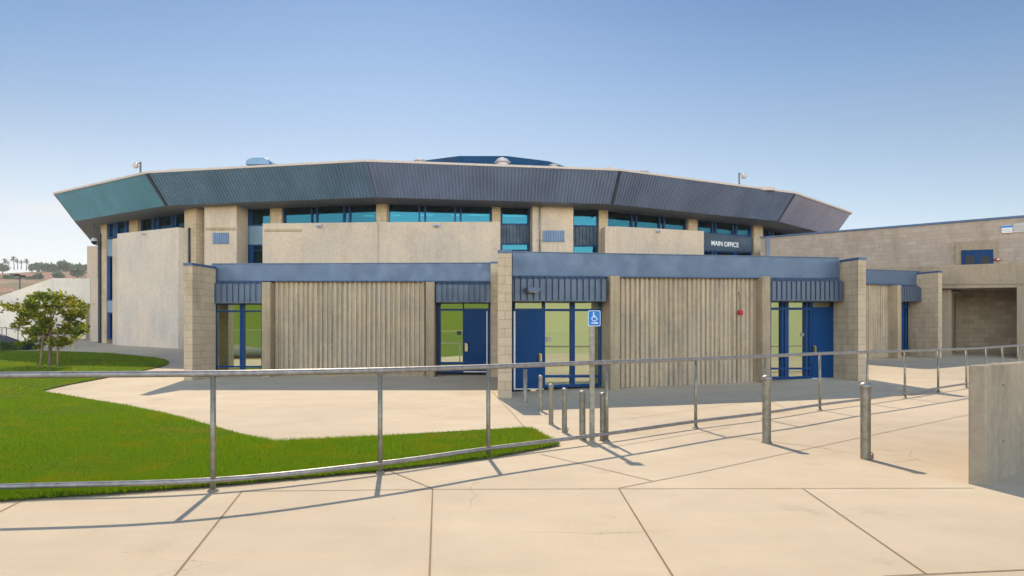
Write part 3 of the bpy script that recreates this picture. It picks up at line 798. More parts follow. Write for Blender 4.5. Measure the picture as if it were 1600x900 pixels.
# --- centre wing
FM = Facade((xat(803,16.9),16.9), (xat(1310,20.4),20.4))
wc = thing('office_wing', (4.5, 18.6, .12), 'low middle office wing with the red alarm bell on its ribbed wall', 'office building', 'low office wings with blue metal fascias')
fascia(FM, wc, 801, 1311, (393,402.5), (430.5,434)); wing_shell(FM, wc, 800.5, 1312, (393,402.5), 12, (.03,1))
blade('pier', wc, 777.8, 622, 390.5, 22, (-.01,1), 5.0)
blade('pier', wc, 1341, 595.5, 402, 14.5, (-.258,.966), 1.0)
FM.one('side_wall', M['block'], wc, 1310.5, 1330, 406, None, -.32, -5)
awning(FM, wc, 801.5, 947, (430,431), (470,470.5)); awning(FM, wc, 1205, 1317, (434.5,435), (469.5,470))
ribwall(FM, wc, 968, 1184, (431,431.5), (606,598)); post(FM, wc, 954, 969, (430.5,430.5), .18, -.9); post(FM, wc, 1191.5, 1204.5, (431.5,432), .18, -.9)
window(FM, 803, 850, (471,471), (485,485), [], wc, w=-.3, jamb=(2,.5), bar=1.5, glass='glow', btm=3)
window(FM, 850, 947, (471,471), (606,603), [(893,895),(895.5,898.5)], wc, w=-.3, jamb=(2,9), bar=1.5, glass='glow', inner=[(850,946,482.5,486),(850,946,586,590)], btm=4.5)
FM.one('door_frame', M['frame'], wc, 800.8, 803.2, 485, None, -.3, -.45)
door(FM, wc, 805, 850, 485, 608, 844.5, 558.5, (803,805.2), -.3)
FM.one('notice', M['galvdark'], wc, 853.5, 861, 526.5, 534, -.352, -.36)
window(FM, 1204, 1270, (470.5,471), (593,591.5), [(1221.5,1224),(1226.5,1232.5),(1259,1262)], wc, w=-.3, jamb=(1,4), bar=1.5, glass='glow', inner=[(1204,1268,480.5,484),(1204,1268,574.5,577.5)], btm=4)
window(FM, 1269.5, 1310, (471,471), (483,483), [], wc, w=-.3, jamb=(.6,6), bar=1.5, glass='glow', btm=3)
FM.one('door_frame', M['frame'], wc, 1307.5, 1311, 483, None, -.3, -.45)
door(FM, wc, 1269.5, 1306, 482, 591.5, 1273.5, 546, (1306,1307.6), -.3)
FM.one('notice', M['galvdark'], wc, 1251, 1257.5, 520.5, 525.5, -.352, -.36)
# --- right wing
FR = Facade((xat(1357,27.5),27.5), (xat(1437,29.4),29.4))
wr = thing('office_wing', (15, 28.3, .5), 'small far right office wing with a single narrow blue door bay', 'office building', 'low office wings with blue metal fascias')
fascia(FR, wr, 1340, 1438, (420.5,424), (441.5,445.5)); wing_shell(FR, wr, 1335, 1440, (420.5,424), 3.0)
blade('pier', wr, 1466, 559.5, 423, 9.2, (-.42,.91), 1.5)
FR.one('side_wall', M['block'], wr, 1437, 1452, 428, None, -.32, -2.8)
awning(FR, wr, 1409, 1444, (446,447), (470.5,470.5), .19)
ribwall(FR, wr, 1345, 1393, (442,444), (557,558), .16); post(FR, wr, 1403, 1409, (445.5,445.5), .3, -.8)
window(FR, 1409.5, 1437, (471,471), (550,550), [(1415,1417),(1429,1431)], wr, w=-.3, jamb=(3,4), bar=1.3, glass='gup', inner=[(1410,1437,477.5,479.5),(1410,1437,543,545)], btm=2)

# awning light and alarm bell
p = FM.pt(829, 453, .23); t = thing('wall_light', p, 'blue box light fixed to the ribbed awning over the blue double bay', 'wall light')
an = math.atan2(FM.u.y, FM.u.x); c = Vector((p.x, p.y, p.z)) + Vector((FM.n.x, FM.n.y, 0))*.12
mb = MB(); mb.box(c, (.31,.24,.10), an); mb.build('housing', M['band'], t, .012)
mb = MB(); c2 = c.copy(); c2.z -= .055; mb.box(c2, (.24,.17,.02), an); mb.build('lens', M['signgrey'], t)
p = FM.pt(1154.5, 488.5, -.08); t = thing('alarm_bell', p, 'red alarm box on a short conduit on the ribbed wall', 'alarm')
c = Vector((p.x, p.y, p.z)) + Vector((FM.n.x, FM.n.y, 0))*.06
mb = MB(); mb.box(c, (.125,.11,.125), an); mb.build('box', M['red'], t, .02)
mb = MB(); q = c + Vector((FM.n.x, FM.n.y, 0))*.055; mb.box(q, (.075,.03,.075), an); mb.build('sounder', M['red'], t, .015)
mb = MB(); e = FM.pt(1155, 457.5, -.06); mb.tube([(c.x,c.y,c.z+.06), e], .013, 6); mb.box((e.x,e.y,e.z), (.045,.045,.05), an); mb.build('conduit', M['galvdark'], t)

# ================================================================ LONG BLOCK BUILDING ON THE RIGHT
FW = Facade((xat(1186,37.9),37.9), (xat(1600,31.15),31.15))
FT = Facade((xat(1475,29.5),29.5), (xat(1600,27.93),27.93))
bw = thing('block_building', (20, 33, 1), 'long tan block building with blue coping, right of the round hall', 'building')
FW.one('wall', M['blockwall'], bw, 1188, 1720, (372,328), None, 0, -.4)
FW.one('coping', M['coping'], bw, 1187, 1722, (370,326), (372.3,330), .06, -.46)
a, b = FW.hit(1188,-.4), FW.hit(1720,-.4); n2 = FW.n*-12
mb = MB(); mb.poly_prism([(a.x,a.y),(b.x,b.y),(b.x+n2.x,b.y+n2.y),(a.x+n2.x,a.y+n2.y)], 6.2, 6.45); mb.build('roof', M['roof'], bw)
mb = MB(); e = FW.pt(1200, 371, .05); h = FW.pt(1200, 410, .05); mb.box(((e.x),(e.y),(e.z+h.z)/2), (.12,.1,e.z-h.z), math.atan2(FW.u.y,FW.u.x)); mb.build('downspout', M['louvre'], bw)
FW.one('door_surround', M['beam'], bw, 1493, 1561, (378,376), None, .05, -.2)
dd = FW.one('door', M['door'], bw, 1502, 1552, (391,389.5), None, .09, -.1)
for x0, x1 in ((1508,1522.5),(1532,1546.5)): FW.one('pane', M['black'], dd, x0, x1, 399.5, 425, .105, .06)
mb = MB(); FW.slab(mb, 1526.6, 1527.6, 390.5, 425, .10, .05); mb.build('gap', M['seam'], dd)
# raised walkway with an open bay below
tw = thing('raised_walkway', (20, 29, .8), 'concrete walkway parapet over an open recessed bay, in front of the block building', 'walkway')
FT.one('parapet', M['beam'], tw, 1352, 1720, (419.5,405.5), (446,442.5), 0, -.3, .02)
FT.one('beam', M['beam'], tw, 1352, 1720, (446,442.5), (452.5,447), -.05, -3.4)
FT.one('side_wall', M['beam'], tw, 1440, 1486.5, 452, None, -.4, -3.4)
FT.one('pillar', M['beam'], tw, 1588.5, 1720, (448.5,444), None, -.02, -3.4, .02)
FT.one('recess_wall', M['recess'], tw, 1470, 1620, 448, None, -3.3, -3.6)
a = FT.pt(1489, 455, -1.2); t = thing('ceiling_fixture', a, 'dark light fixture under the beam of the recessed bay', 'ceiling light')
mb = MB(); mb.box(a, (.5,.25,.09)); mb.build('housing', M['black'], t, .015); mb = MB(); mb.box((a.x,a.y,a.z-.055), (.42,.18,.03)); mb.build('diffuser', M['signgrey'], t)
# signs on the block wall
def wallsign(x0, x1, yt, yb, label, blue):
    p = FW.pt((x0+x1)/2, (yt[0]+yb[0])/2, 0); t = thing('wall_sign', p, label, 'sign')
    FW.one('sheet', M['signwhite'] if blue else M['signgrey'], t, x0, x1, yt, yb, .045, .0)
    mb = MB()
    if blue:
        FW.slab(mb, x0+.3, x1-.3, (yt[0]+.4,yt[1]+.4), (yt[0]+3.6,yt[1]+3.6), .05, .02); mb.build('heading', M['signblue'], t)
        mb = MB()
    k = 5.2 if blue else 2.2
    for i in range(4 if blue else 5):
        y = yt[0] + k + i*2.0; x = x0 + 1.2
        while x < x1 - 1.5:
            w_ = random.uniform(1.2, 3.2); FW.slab(mb, x, min(x+w_, x1-1), y, y+.7, .05, .02); x += w_ + .7
    mb.build('print', M['galvdark'], t)
wallsign(1565, 1582, (352.5,351.5), (364,363.5), 'white notice with a blue heading high on the block wall', True)
wallsign(1583.5, 1606, (349.5,347.5), (363,362), 'plain grey-white notice beside the blue-headed notice on the block wall', False)
p = FW.pt(1557, 405.5, .05); t = thing('alarm_box', p, 'small red alarm box beside the upper blue double doors', 'alarm')
mb = MB(); mb.box((p.x,p.y-.06,p.z), (.24,.12,.10), math.atan2(FW.u.y,FW.u.x)); mb.build('box', M['red'], t, .02)
mb = MB(); mb.box((p.x,p.y-.125,p.z), (.1,.03,.05), math.atan2(FW.u.y,FW.u.x)); mb.build('lens', M['signwhite'], t)

# ================================================================ LEFT EDGE OF THE SITE
dL = 45.0
FS = Facade((xat(-200,dL),dL), (xat(141,dL),dL))
t = thing('stair_wall', (-28, dL, 1.3), 'pale plastered wall sloping down beside the outdoor stair, left of the round hall', 'wall')
mb = MB()
pp = [(-60,478),(0,463),(40,449),(82,434.5),(141,435),(141,474.5),(134,474.5),(134,560),(-60,560)]
P0 = [(xat(a,dL), dL, zat(b,dL)) for a, b in pp]; P1 = [(a, b+.5, c) for a, b, c in P0]; n = len(P0)
mb.add(P0+P1, [tuple(range(n)), tuple(reversed(range(n,2*n)))] + [(i,(i+1)%n,n+(i+1)%n,n+i) for i in range(n)])
mb.build('wall', M['white'], t)
mb = MB(); mb.hexa([(xat(81.3,dL),dL-.012,0),(xat(82.3,dL),dL-.012,0),(xat(82.3,dL),dL+.1,0),(xat(81.3,dL),dL+.1,0)]+[(xat(81.3,dL),dL-.012,zat(437,dL)),(xat(82.3,dL),dL-.012,zat(437,dL)),(xat(82.3,dL),dL+.1,zat(437,dL)),(xat(81.3,dL),dL+.1,zat(437,dL))])
mb.build('wall_joint', M['signgrey'], t)
mb = MB(); mb.hexa([(xat(134,dL),dL+.3,.5),(xat(141,dL),dL+.3,.5),(xat(141,dL),dL+.4,.5),(xat(134,dL),dL+.4,.5)]+[(xat(134,dL),dL+.3,zat(474,dL)),(xat(141,dL),dL+.3,zat(474,dL)),(xat(141,dL),dL+.4,zat(474,dL)),(xat(134,dL),dL+.4,zat(474,dL))])
mb.build('door', M['innerdark'], t)
d2 = 42.5
t = thing('stair_parapet', (-29, d2, 1.3), 'lower pale stair parapet in front of the sloping wall, behind the young tree', 'wall')
mb = MB(); pp = [(-70,452),(0,478.5),(30,489.5),(58,504),(58,560),(-70,560)]
P0 = [(xat(a,d2), d2, zat(b,d2)) for a, b in pp]; P1 = [(a, b+.35, c) for a, b, c in P0]; n = len(P0)
mb.add(P0+P1, [tuple(range(n)), tuple(reversed(range(n,2*n)))] + [(i,(i+1)%n,n+(i+1)%n,n+i) for i in range(n)])
mb.build('wall', M['white'], t)
d3 = 38.0
t = thing('stair_handrail', (xat(0,d3), d3, g(0,d3)), 'thin grey handrail beside the stair at the far left, behind the shrubs', 'handrail')
mb = MB(); mb.tube([(xat(-40,d3),d3,zat(512,d3)),(xat(10,d3),d3,zat(512,d3)),(xat(30,d3),d3,zat(517,d3))], .03, 6); mb.build('rail', M['galv'], t)
for x in (-20, 3, 10, 28):
    mb = MB(); mb.tube([(xat(x,d3),d3,zat(513,d3)),(xat(x,d3),d3,g(0,d3)-.1)], .025, 6); mb.build('post', M['galv'], t)
t = thing('stair_cheek', (xat(0,37.5), 37.5, g(0,37.5)), 'dark sloping cheek wall of the stair at the far left edge', 'wall')
mb = MB(); pp = [(-60,506),(0,523),(25,532.5),(25,537),(-60,545)]; d3 = 37.5
P0 = [(xat(a,d3), d3, zat(b,d3)) for a, b in pp]; P1 = [(a, b+.3, c) for a, b, c in P0]; n = len(P0)
mb.add(P0+P1, [tuple(range(n)), tuple(reversed(range(n,2*n)))] + [(i,(i+1)%n,n+(i+1)%n,n+i) for i in range(n)])
mb.build('wall', M['seam'], t)
# twin light on a pole behind the wall
d4 = 70.0; p = Vector((xat(31,d4), d4, 1.0))
t = thing('flood_lamp_pole', p, 'dark twin floodlight on a pole rising behind the pale sloping wall', 'lamp')
mb = MB(); mb.tube([(p.x,p.y,1),(p.x,p.y,zat(431,d4))], .07, 8); mb.build('pole', M['lamp'], t)
mb = MB(); mb.box((p.x,p.y,zat(431,d4)), (.9,.1,.1)); mb.build('crossbar', M['lamp'], t)
for sx, dz in ((-.25,.08),(.32,-.05)):
    mb = MB(); mb.box((p.x+sx,p.y-.1,zat(431,d4)+dz), (.42,.4,.22)); mb.build('lamp_head', M['black'], t, .03)

# ---- leaf clouds
def leaf_mesh(pts, size, name, mat, parent=None, loc=None, aspect=.55, flat=.0, seed=1):
    r = np.random.default_rng(seed); n = len(pts); P = np.asarray(pts, float)
    a = r.normal(size=(n,3)); a /= np.linalg.norm(a, axis=1, keepdims=True)
    b = r.normal(size=(n,3)); 
    if flat: b[:,2] *= (1-flat); a[:,2] *= (1-flat*.5); a /= np.linalg.norm(a, axis=1, keepdims=True)
    b -= (b*a).sum(1, keepdims=True)*a; b /= np.linalg.norm(b, axis=1, keepdims=True)
    s = size*(.65+.7*r.random((n,1)))
    q = np.stack([P - a*s, P + b*s*aspect, P + a*s, P - b*s*aspect], 1).reshape(-1,3)
    off = np.array(root_loc(parent)) if parent is not None else (np.array(loc) if loc is not None else np.zeros(3))
    me = bpy.data.meshes.new(name); me.vertices.add(4*n); me.vertices.foreach_set('co', (q-off).astype(np.float32).ravel())
    me.loops.add(4*n); me.loops.foreach_set('vertex_index', np.arange(4*n, dtype=np.int32))
    me.polygons.add(n); me.polygons.foreach_set('loop_start', np.arange(0,4*n,4, dtype=np.int32)); me.polygons.foreach_set('loop_total', np.full(n,4,dtype=np.int32))
    me.update(calc_edges=True); me.materials.append(mat)
    o = bpy.data.objects.new(name, me); COL.objects.link(o)
    if parent is not None: o.parent = parent
    elif loc is not None: o.location = loc
    return o
# young tree on the lawn
tb = ground(78, 573); s_ = tb.y/F
tree = thing('young_tree', tb, 'young broad-leaved tree on the lawn tied between two stakes', 'tree')
def tp(x, y, dy=0): return Vector((tb.x + (x-78)*.9*s_, tb.y + dy, tb.z + (573-y)*s_))
trunk = MB(); trunk.tube([tp(78,576), tp(77.5,560,.02), tp(78.5,545), tp(78,532,-.03), tp(79,518,0), tp(78,500,.05)], [.085,.065,.055,.05,.045,.03], 9)
rt = random.Random(5)
ends = []
for (x0,y0,x1,y1) in [(78,535,52,505),(78,530,108,512),(78,540,100,535),(79,522,40,512),(79,520,120,500),(78,512,60,480),(78,508,95,472),(78,505,80,466),(78,516,110,482),(79,520,48,490),(79,524,34,516),(79,522,124,516),(78,532,58,540)]:
    dy = rt.uniform(-.9,.9); m1 = tp((x0+x1)/2 + rt.uniform(-3,3), (y0+y1)/2 + 3, dy*.5); e = tp(x1, y1, dy)
    trunk.tube([tp(x0,y0), m1, e], [.026,.018,.008], 6); ends.append((m1, e))
trunk.build('trunk', M['bark'], tree)
pts = []
cl = [(30,484),(42,480),(36,510),(45,496),(52,490),(60,478),(58,468),(70,464),(82,461),(92,466),(102,468),(110,474),(122,478),(132,484),(126,492),(138,486),(134,516),(126,520),(118,508),(108,498),(98,488),(86,478),(74,480),(66,492),(54,506),(46,516),(32,520),(40,523),(56,520),(64,530),(98,534),(104,538),(92,530),(72,506),(84,500),(94,508),(104,516),(114,490),(64,516),(86,516),(76,470),(26,482),(100,478),(58,540)]
for (x, y) in cl:
    for rep in range(2):
        dy = rt.uniform(-1.0,1.0)*(.55 if rep else 1); c = tp(x+rt.uniform(-3,3), y+rt.uniform(-3,3), dy); k = rt.randint(38,60); rad = rt.uniform(.07,.13)
        for _ in range(k): pts.append(c + Vector((rt.gauss(0,rad),rt.gauss(0,rad),rt.gauss(0,rad*.62))))
leaf_mesh(pts, .078, 'crown', M['leaf'], tree, seed=3, aspect=.5, flat=.3)
for (xb, yb, xt, yt, lab) in ((62.5,573,68,519,'leaning wooden stake on the left of the young tree'),(90.5,572.5,90,523,'upright wooden stake on the right of the young tree')):
    q = ground(xb, yb+.5); t = thing('tree_stake', q, lab, 'stake', 'stakes beside the young tree')
    e = Vector((xat(xt,q.y), q.y, zat(yt,q.y)))
    mb = MB(); mb.tube([(q.x,q.y,q.z-.1), e], .035, 8); mb.build('pole', M['stake'], t)
    mb = MB(); tp_ = e*.78 + q*.22; mb.tube([tp_, Vector((tb.x, tb.y, tp_.z+.03))], .012, 5); mb.build('tie', M['black'], t)
# shrubs by the stair
def shrub(x, y, wpx, hpx, mat, label, n, size, seed):
    b = ground(x, y); s_ = b.y/F; r = random.Random(seed); pts = []
    for _ in range(n):
        an = r.uniform(0, 2*math.pi); q = math.sqrt(r.random()); h = r.random()
        pts.append(b + Vector((math.cos(an)*q*wpx*.5*s_, math.sin(an)*q*wpx*.4*s_, h*hpx*s_*(1-.5*q*q))))
    t = thing('shrub', b, label, 'shrub', 'shrubs along the far lawn edge'); leaf_mesh(pts, size, 'foliage', mat, t, seed=seed)
    mb = MB()
    for k in range(6):
        an = k*1.05; mb.tube([b, b + Vector((math.cos(an)*wpx*.25*s_, math.sin(an)*wpx*.2*s_, hpx*.6*s_))], .012, 5)
    mb.build('stem', M['bark'], t)
shrub(6,547.5,26,15,M['shrub'],'light green shrub at the left edge of the photo, nearest the stair handrail',500,.09,11)
shrub(24,547,22,13,M['shrub'],'light green shrub between the leftmost shrub and the dark one',420,.09,12)
shrub(44,546.5,20,13,M['dshrub'],'dark blue-green shrub to the left of the young tree',420,.10,13)

# hillside trees, palms and houses
rh = random.Random(21)
def hilltop(x): # height of the hill mesh near its crest for pixel x at distance 430
    return 0
def hill_tree(x, yb, yt, wpx, d, label, seed):
    b = Vector((xat(x,d), d, zat(yb,d)-1.5)); s_ = d/F; r = random.Random(seed); H = (yb-yt)*s_ + 1.5; pts = []
    for c in range(9):
        cc = b + Vector((r.uniform(-.4,.4)*wpx*s_, r.uniform(-.3,.3)*wpx*s_, H*r.uniform(.45,.85))); rad = wpx*.24*s_
        for _ in range(46): pts.append(cc + Vector((r.gauss(0,rad*.6), r.gauss(0,rad*.6), r.gauss(0,rad*.45))))
    t = thing('hill_tree', b, label, 'tree', 'trees along the far ridge'); leaf_mesh(pts, .9, 'crown', M['hilltree'], t, seed=seed)
    mb = MB(); mb.tube([b, b + Vector((0,0,H*.6))], [.35,.2], 6); mb.build('trunk', M['bark'], t)
def palm(x, yb, yt, wpx, d, label, seed):
    b = Vector((xat(x,d), d, zat(yb,d)-1.5)); s_ = d/F; r = random.Random(seed); top = Vector((b.x + r.uniform(-.5,.5), d, zat(yt+wpx*.5,d)))
    t = thing('palm_tree', b, label, 'palm', 'palms on the far ridge')
    mb = MB(); mb.tube([b, (b+top)/2 + Vector((.2,0,0)), top], [.3,.22,.2], 7); mb.build('trunk', M['bark'], t)
    mb = MB(); L = wpx*.72*s_
    for k in range(30):
        an = r.uniform(0, 2*math.pi); el = r.uniform(-.7,1.2); dx = Vector((math.cos(an)*math.cos(el), math.sin(an)*math.cos(el), math.sin(el))); sd = Vector((-math.sin(an), math.cos(an), 0))*L*.13
        p1 = top + dx*L*.6; p2 = top + dx*L + Vector((0,0,-L*.35))
        mb.add([top-sd*.4, top+sd*.4, p1+sd, p1-sd], [(0,1,2,3)]); mb.add([p1-sd, p1+sd, p2], [(0,1,2)])
    mb.build('crown', M['hilltree'], t, recalc=False)
palm(22,418,400,9,430,'short palm at the left end of the far ridge',31); palm(9,419,403,11,430,'wide palm leftmost on the far ridge',32)
palm(27.5,417,404,7,440,'smallest palm of the ridge cluster',36); palm(41,419,403.5,8,430,'lone palm right of the ridge cluster',33)
palm(33,417,406,6,440,'low palm in the middle of the ridge cluster',34)
for i, (x, yb, yt, w, lab) in enumerate([(4,424,412,14,'round tree below the leftmost ridge palm'),(58,422,411,12,'small round tree right of the lone palm'),(70,424,412,18,'broad tree in the middle of the far ridge'),(86,424,413,18,'broad tree left of the tall ridge tree'),(101,423,407,12,'tall pointed tree on the far ridge'),(112,425,412,18,'wide tree right of the tall ridge tree'),(126,424,413,16,'ridge tree next to the block tower'),(28,444,433,10,'bluish tree on the slope below the palms'),(46,441,432,8,'small tree on the red slope'),(-14,424,410,18,'ridge tree at the left border'),(92,432,426,14,'low tree on the slope under the ridge'),(134,425,415,14,'small ridge tree half hidden by the block tower'),(79,425,417,12,'low ridge tree between the two broad trees'),(50,423,414,9,'narrow ridge tree just right of the lone palm'),(120,430,420,16,'pale tree on the slope left of the block tower'),(60,436,428,10,'small tree on the upper red slope'),(15,436,428,12,'tree on the slope straight below the palms')]):
    hill_tree(x, yb, yt, w, 405 if yb < 430 else 340, lab, 50+i)
def house(x, yb, wpx, hpx, d, label):
    b = Vector((xat(x,d), d, zat(yb,d))); s_ = d/F; t = thing('hill_house', b, label, 'house', 'houses on the far slope'); w = wpx*s_; h = hpx*s_
    mb = MB(); mb.box((b.x,b.y,b.z+h*.2), (w,w*.7,h*1.2)); mb.build('wall', M['stucco'], t)
    mb = MB(); z = b.z+h*.8; q = .56*w
    mb.add([(b.x-q,b.y-q*.75,z),(b.x+q,b.y-q*.75,z),(b.x+q,b.y+q*.75,z),(b.x-q,b.y+q*.75,z),(b.x-q*.5,b.y,z+h*.6),(b.x+q*.5,b.y,z+h*.6)], [(0,1,5,4),(1,2,5),(2,3,4,5),(3,0,4),(3,2,1,0)])
    mb.build('roof', M['tile'], t)
    mb = MB(); mb.box((b.x, b.y-w*.35-.05, b.z+h*.35), (w*.3,.1,h*.4)); mb.build('window', M['seam'], t)
house(8,461,26,7,255,'red-roofed house at the left edge under the slope'); house(-12,452,20,6,290,'red-roofed house cut by the left border'); house(50,437,14,4,350,'small red-roofed house on the middle of the slope'); house(74,436,12,4,352,'small red-roofed house near the top of the pale wall')

# ================================================================ RAILING, BOLLARDS, SIGN, LOW WALL
posts_px = [(333,768,583.5),(594,740,578.5),(763,715,573),(948,690,566),(1087,669,561),(1194,655,556.5),(1281,641,552.5),(1355,631,550),(1414,622,548.5),(1466,613,546.5),(1510,606,545)]
posts = []
for x, yb, yt in posts_px:
    p = ground(x, yb); posts.append((p, Vector((p.x, p.y, zat(yt, p.y)))))
p0, t0 = posts[0]
for dx, dy in ((-1.85,-.30),(-3.8,-.75)):
    q = Vector((p0.x+dx, p0.y+dy, 0)); posts.insert(0, (q, Vector((q.x, q.y, t0.z))))
pe, te = posts[-1]; dirn = Vector((pe.x-posts[-2][0].x, pe.y-posts[-2][0].y)).normalized()
for k, dz in ((1.15,.02),(2.15,.045),(3.2,.07),(4.4,.1)):
    q = Vector((pe.x+dirn.x*k, pe.y+dirn.y*k*.9, 0)); q.z = g(0,q.y); posts.append((q, Vector((q.x,q.y,te.z+dz))))
rail = thing('railing', (0, 8, 0), 'long grey steel pipe railing curving along the edge of the walk', 'railing')
def smooth(pts, n=6):
    out = []
    P = [pts[0]] + pts + [pts[-1]]
    for i in range(1, len(P)-2):
        a, b, c, d = P[i-1], P[i], P[i+1], P[i+2]
        for k in range(n):
            t = k/n; out.append(.5*((2*b) + (c-a)*t + (2*a-5*b+4*c-d)*t*t + (3*b-a-3*c+d)*t**3))
    out.append(pts[-1]); return out
mb = MB(); mb.tube(smooth([t for _, t in posts]), .029, 12); mb.build('top_rail', M['galv'], rail)
mb = MB(); mb.tube(smooth([p + Vector((0,0,.105)) for p, _ in posts]), .025, 12); mb.build('bottom_rail', M['galv'], rail)
for i, (p, t) in enumerate(posts):
    mb = MB(); mb.tube([(p.x,p.y,p.z-.05),(t.x,t.y,t.z-.02)], .0245, 12); mb.build('post', M['galvdark'], rail)
mb = MB()
for p, t in posts: mb.lathe((p.x,p.y,p.z+.008), [(.026,.02),(.045,.008),(.05,-.005),(.001,-.006)], 12)
mb.build('base_plate', M['galvdark'], rail)

def bollard(x, yb, yt, r, label, group, lock=None, dome=True):
    p = ground(x, yb); h = zat(yt, p.y) - p.z; t = thing('bollard', p, label, 'bollard', group)
    mb = MB(); mb.lathe(p, [(r,-.05),(r,h-.55*r if dome else h)] + ([] if dome else [(.001,h)]), 18); mb.build('tube', M['galvdark'], t)
    if dome:
        mb = MB(); z = h-.9*r; mb.lathe(p, [(r,z-.25*r),(r*1.22,z-.2*r),(r*1.24,z+.15*r),(r*1.12,z+.45*r),(r*.8,z+.75*r),(r*.4,z+.9*r),(.001,z+.95*r)], 18); mb.build('cap', M['galv'], t)
    if lock:
        mb = MB(); mb.box((p.x+lock*r*.6, p.y-r*1.0, p.z+.03), (r*.7,r*.7,.045), .4); 
        c = Vector((p.x+lock*r*.6, p.y-r*1.1, p.z+.055)); mb.tube([c + Vector((math.cos(a)*.022, 0, math.sin(a)*.026)) for a in [i*math.pi/8 for i in range(17)]], .007, 6)
        mb.build('padlock', M['galvdark'], t)
    else:
        mb = MB(); mb.lathe(p, [(r*1.25,.012),(r*1.25,-.02)], 14); mb.lathe(p, [(.001,.012),(r*1.25,.012)], 14); mb.build('collar', M['galvdark'], t)
    return t
bollard(1198,692,586,.056,'tall steel bollard standing alone in front of the middle wing','large bollards on the walk')
bollard(1352.5,717,597,.056,'tall steel bollard with a padlock at its base, nearest the low wall','large bollards on the walk', lock=1)
grp = 'small bollards in front of the door'
bollard(820.5,629.5,577,.045,'flat-topped thin steel stub with a hasp, farthest of the bollard row, by the pier',grp, lock=.9, dome=False)
bollard(844.7,642,586,.038,'domed bollard in front of the blue door, next after the flat-topped stub',grp)
bollard(861,663,599.5,.038,'third bollard of the row, in front of the blue door edge',grp)
bollard(882,676,606,.038,'middle domed bollard of the row, in front of the first glass pane',grp, lock=1.3)
bollard(910,687,610,.043,'thickest domed bollard of the row, left of the sign post',grp, lock=1.3)
bollard(942,688.5,613,.040,'nearest domed bollard of the row, between the sign post and a railing post',grp)
# accessible parking sign
p = ground(925, 690); s_ = p.y/F
sg = thing('access_sign', p, 'blue wheelchair access sign on a grey square post by the railing', 'sign')
mb = MB(); mb.box((p.x,p.y,(p.z-.05+zat(486,p.y))/2), (.068,.05,zat(486,p.y)-p.z+.05)); mb.build('post', M['galvdark'], sg, .006)
def SP(x, y, dy=0): return Vector((p.x + (x-925)*s_, p.y-.03+dy, zat(y, p.y)))
c = SP(928.2,497.5)
def roundrect(w, h, r):
    out = []
    for cx, cy, a0 in ((w/2-r,h/2-r,0),(-w/2+r,h/2-r,90),(-w/2+r,-h/2+r,180),(w/2-r,-h/2+r,270)):
        for k in range(5): a_ = R(a0+22.5*k); out.append((cx+r*math.cos(a_), cy+r*math.sin(a_)))
    return out
def flat(mb, pts, c, y0, y1):
    n = len(pts); mb.add([(c.x+a, y0, c.z+b) for a, b in pts]+[(c.x+a, y1, c.z+b) for a, b in pts], [tuple(range(n)), tuple(reversed(range(n,2*n)))]+[(i,(i+1)%n,n+(i+1)%n,n+i) for i in range(n)])
W_, H_ = 19.2*s_, 24.5*s_
mb = MB(); flat(mb, roundrect(W_,H_,.02), c, p.y-.032, p.y-.028); plate = mb.build('sign_plate', M['signwhite'], sg)
mb = MB(); flat(mb, roundrect(W_-.014,H_-.014,.016), c, p.y-.034, p.y-.031); mb.build('blue_field', M['signblue'], plate)
mb = MB(); yf = p.y-.0365; k = s_
def bar(a, b, w):
    a = Vector(a)*k; b = Vector(b)*k; t = (b-a).normalized(); nn = Vector((-t.y,t.x))*w*k/2
    flat(mb, [tuple(a+nn),tuple(a-nn),tuple(b-nn),tuple(b+nn)], c, yf, yf+.003)
flat(mb, [(math.cos(2*math.pi*i/12)*1.15*k-1.1*k, math.sin(2*math.pi*i/12)*1.15*k+8.0*k) for i in range(12)], c, yf, yf+.003)
bar((-1.2,6.4),(-.8,1.9),1.5); bar((-1.0,4.4),(2.0,4.2),1.0); bar((-.9,2.0),(2.9,1.8),1.4); bar((2.6,2.0),(4.4,-1.8),1.4); bar((4.0,-1.6),(5.8,-.9),1.1)
for i in range(15):
    a0 = R(115+i*17); a1 = R(115+(i+1)*17); bar((-.2+3.7*math.cos(a0),-.4+3.7*math.sin(a0)),(-.2+3.7*math.cos(a1),-.4+3.7*math.sin(a1)),1.05)
mb.build('wheelchair_symbol', M['signwhite'], plate)
mb = MB(); bar((-4.6,-7.2),(3.6,-7.2),1.5); flat(mb, [(3.2*k,-5.4*k),(6.4*k,-7.2*k),(3.2*k,-9*k)], c, yf, yf+.003); mb.build('arrow', M['signwhite'], plate)
mb = MB()
for y in (9.9,-9.6): q = Vector((c.x, p.y-.035, c.z+y*k*.98)); mb.tube([q, q+Vector((0,-.006,0))], .008, 8)
mb.build('bolt', M['galvdark'], plate)

# low wall at the right
c0 = Vector((4.45,6.6)); dr = Vector((.76,.65)).normalized(); nb = Vector((-dr.y, dr.x))*.155
lw = thing('low_wall', (4.45,6.6,0), 'waist-high pitted grey concrete wall at the right edge of the walk', 'wall')
mb = MB(); q = [c0, c0+dr*3.2, c0+dr*3.2+nb, c0+nb]; mb.poly_prism([(v.x,v.y) for v in q], -.1, 1.135); mb.build('wall', M['low'], lw, .02)
mb = MB(); nf = Vector((dr.y, -dr.x))
for u_, z_ in ((.5,.93),(.5,.38),(1.55,.93),(1.55,.38),(2.6,.93),(2.6,.38)):
    q = c0 + dr*u_ + nf*.001; mb.tube([(q.x, q.y, z_), (q.x+nf.x*.002, q.y+nf.y*.002, z_)], .013, 10, smooth=False)
mb.build('tie_hole', M['seam'], lw)

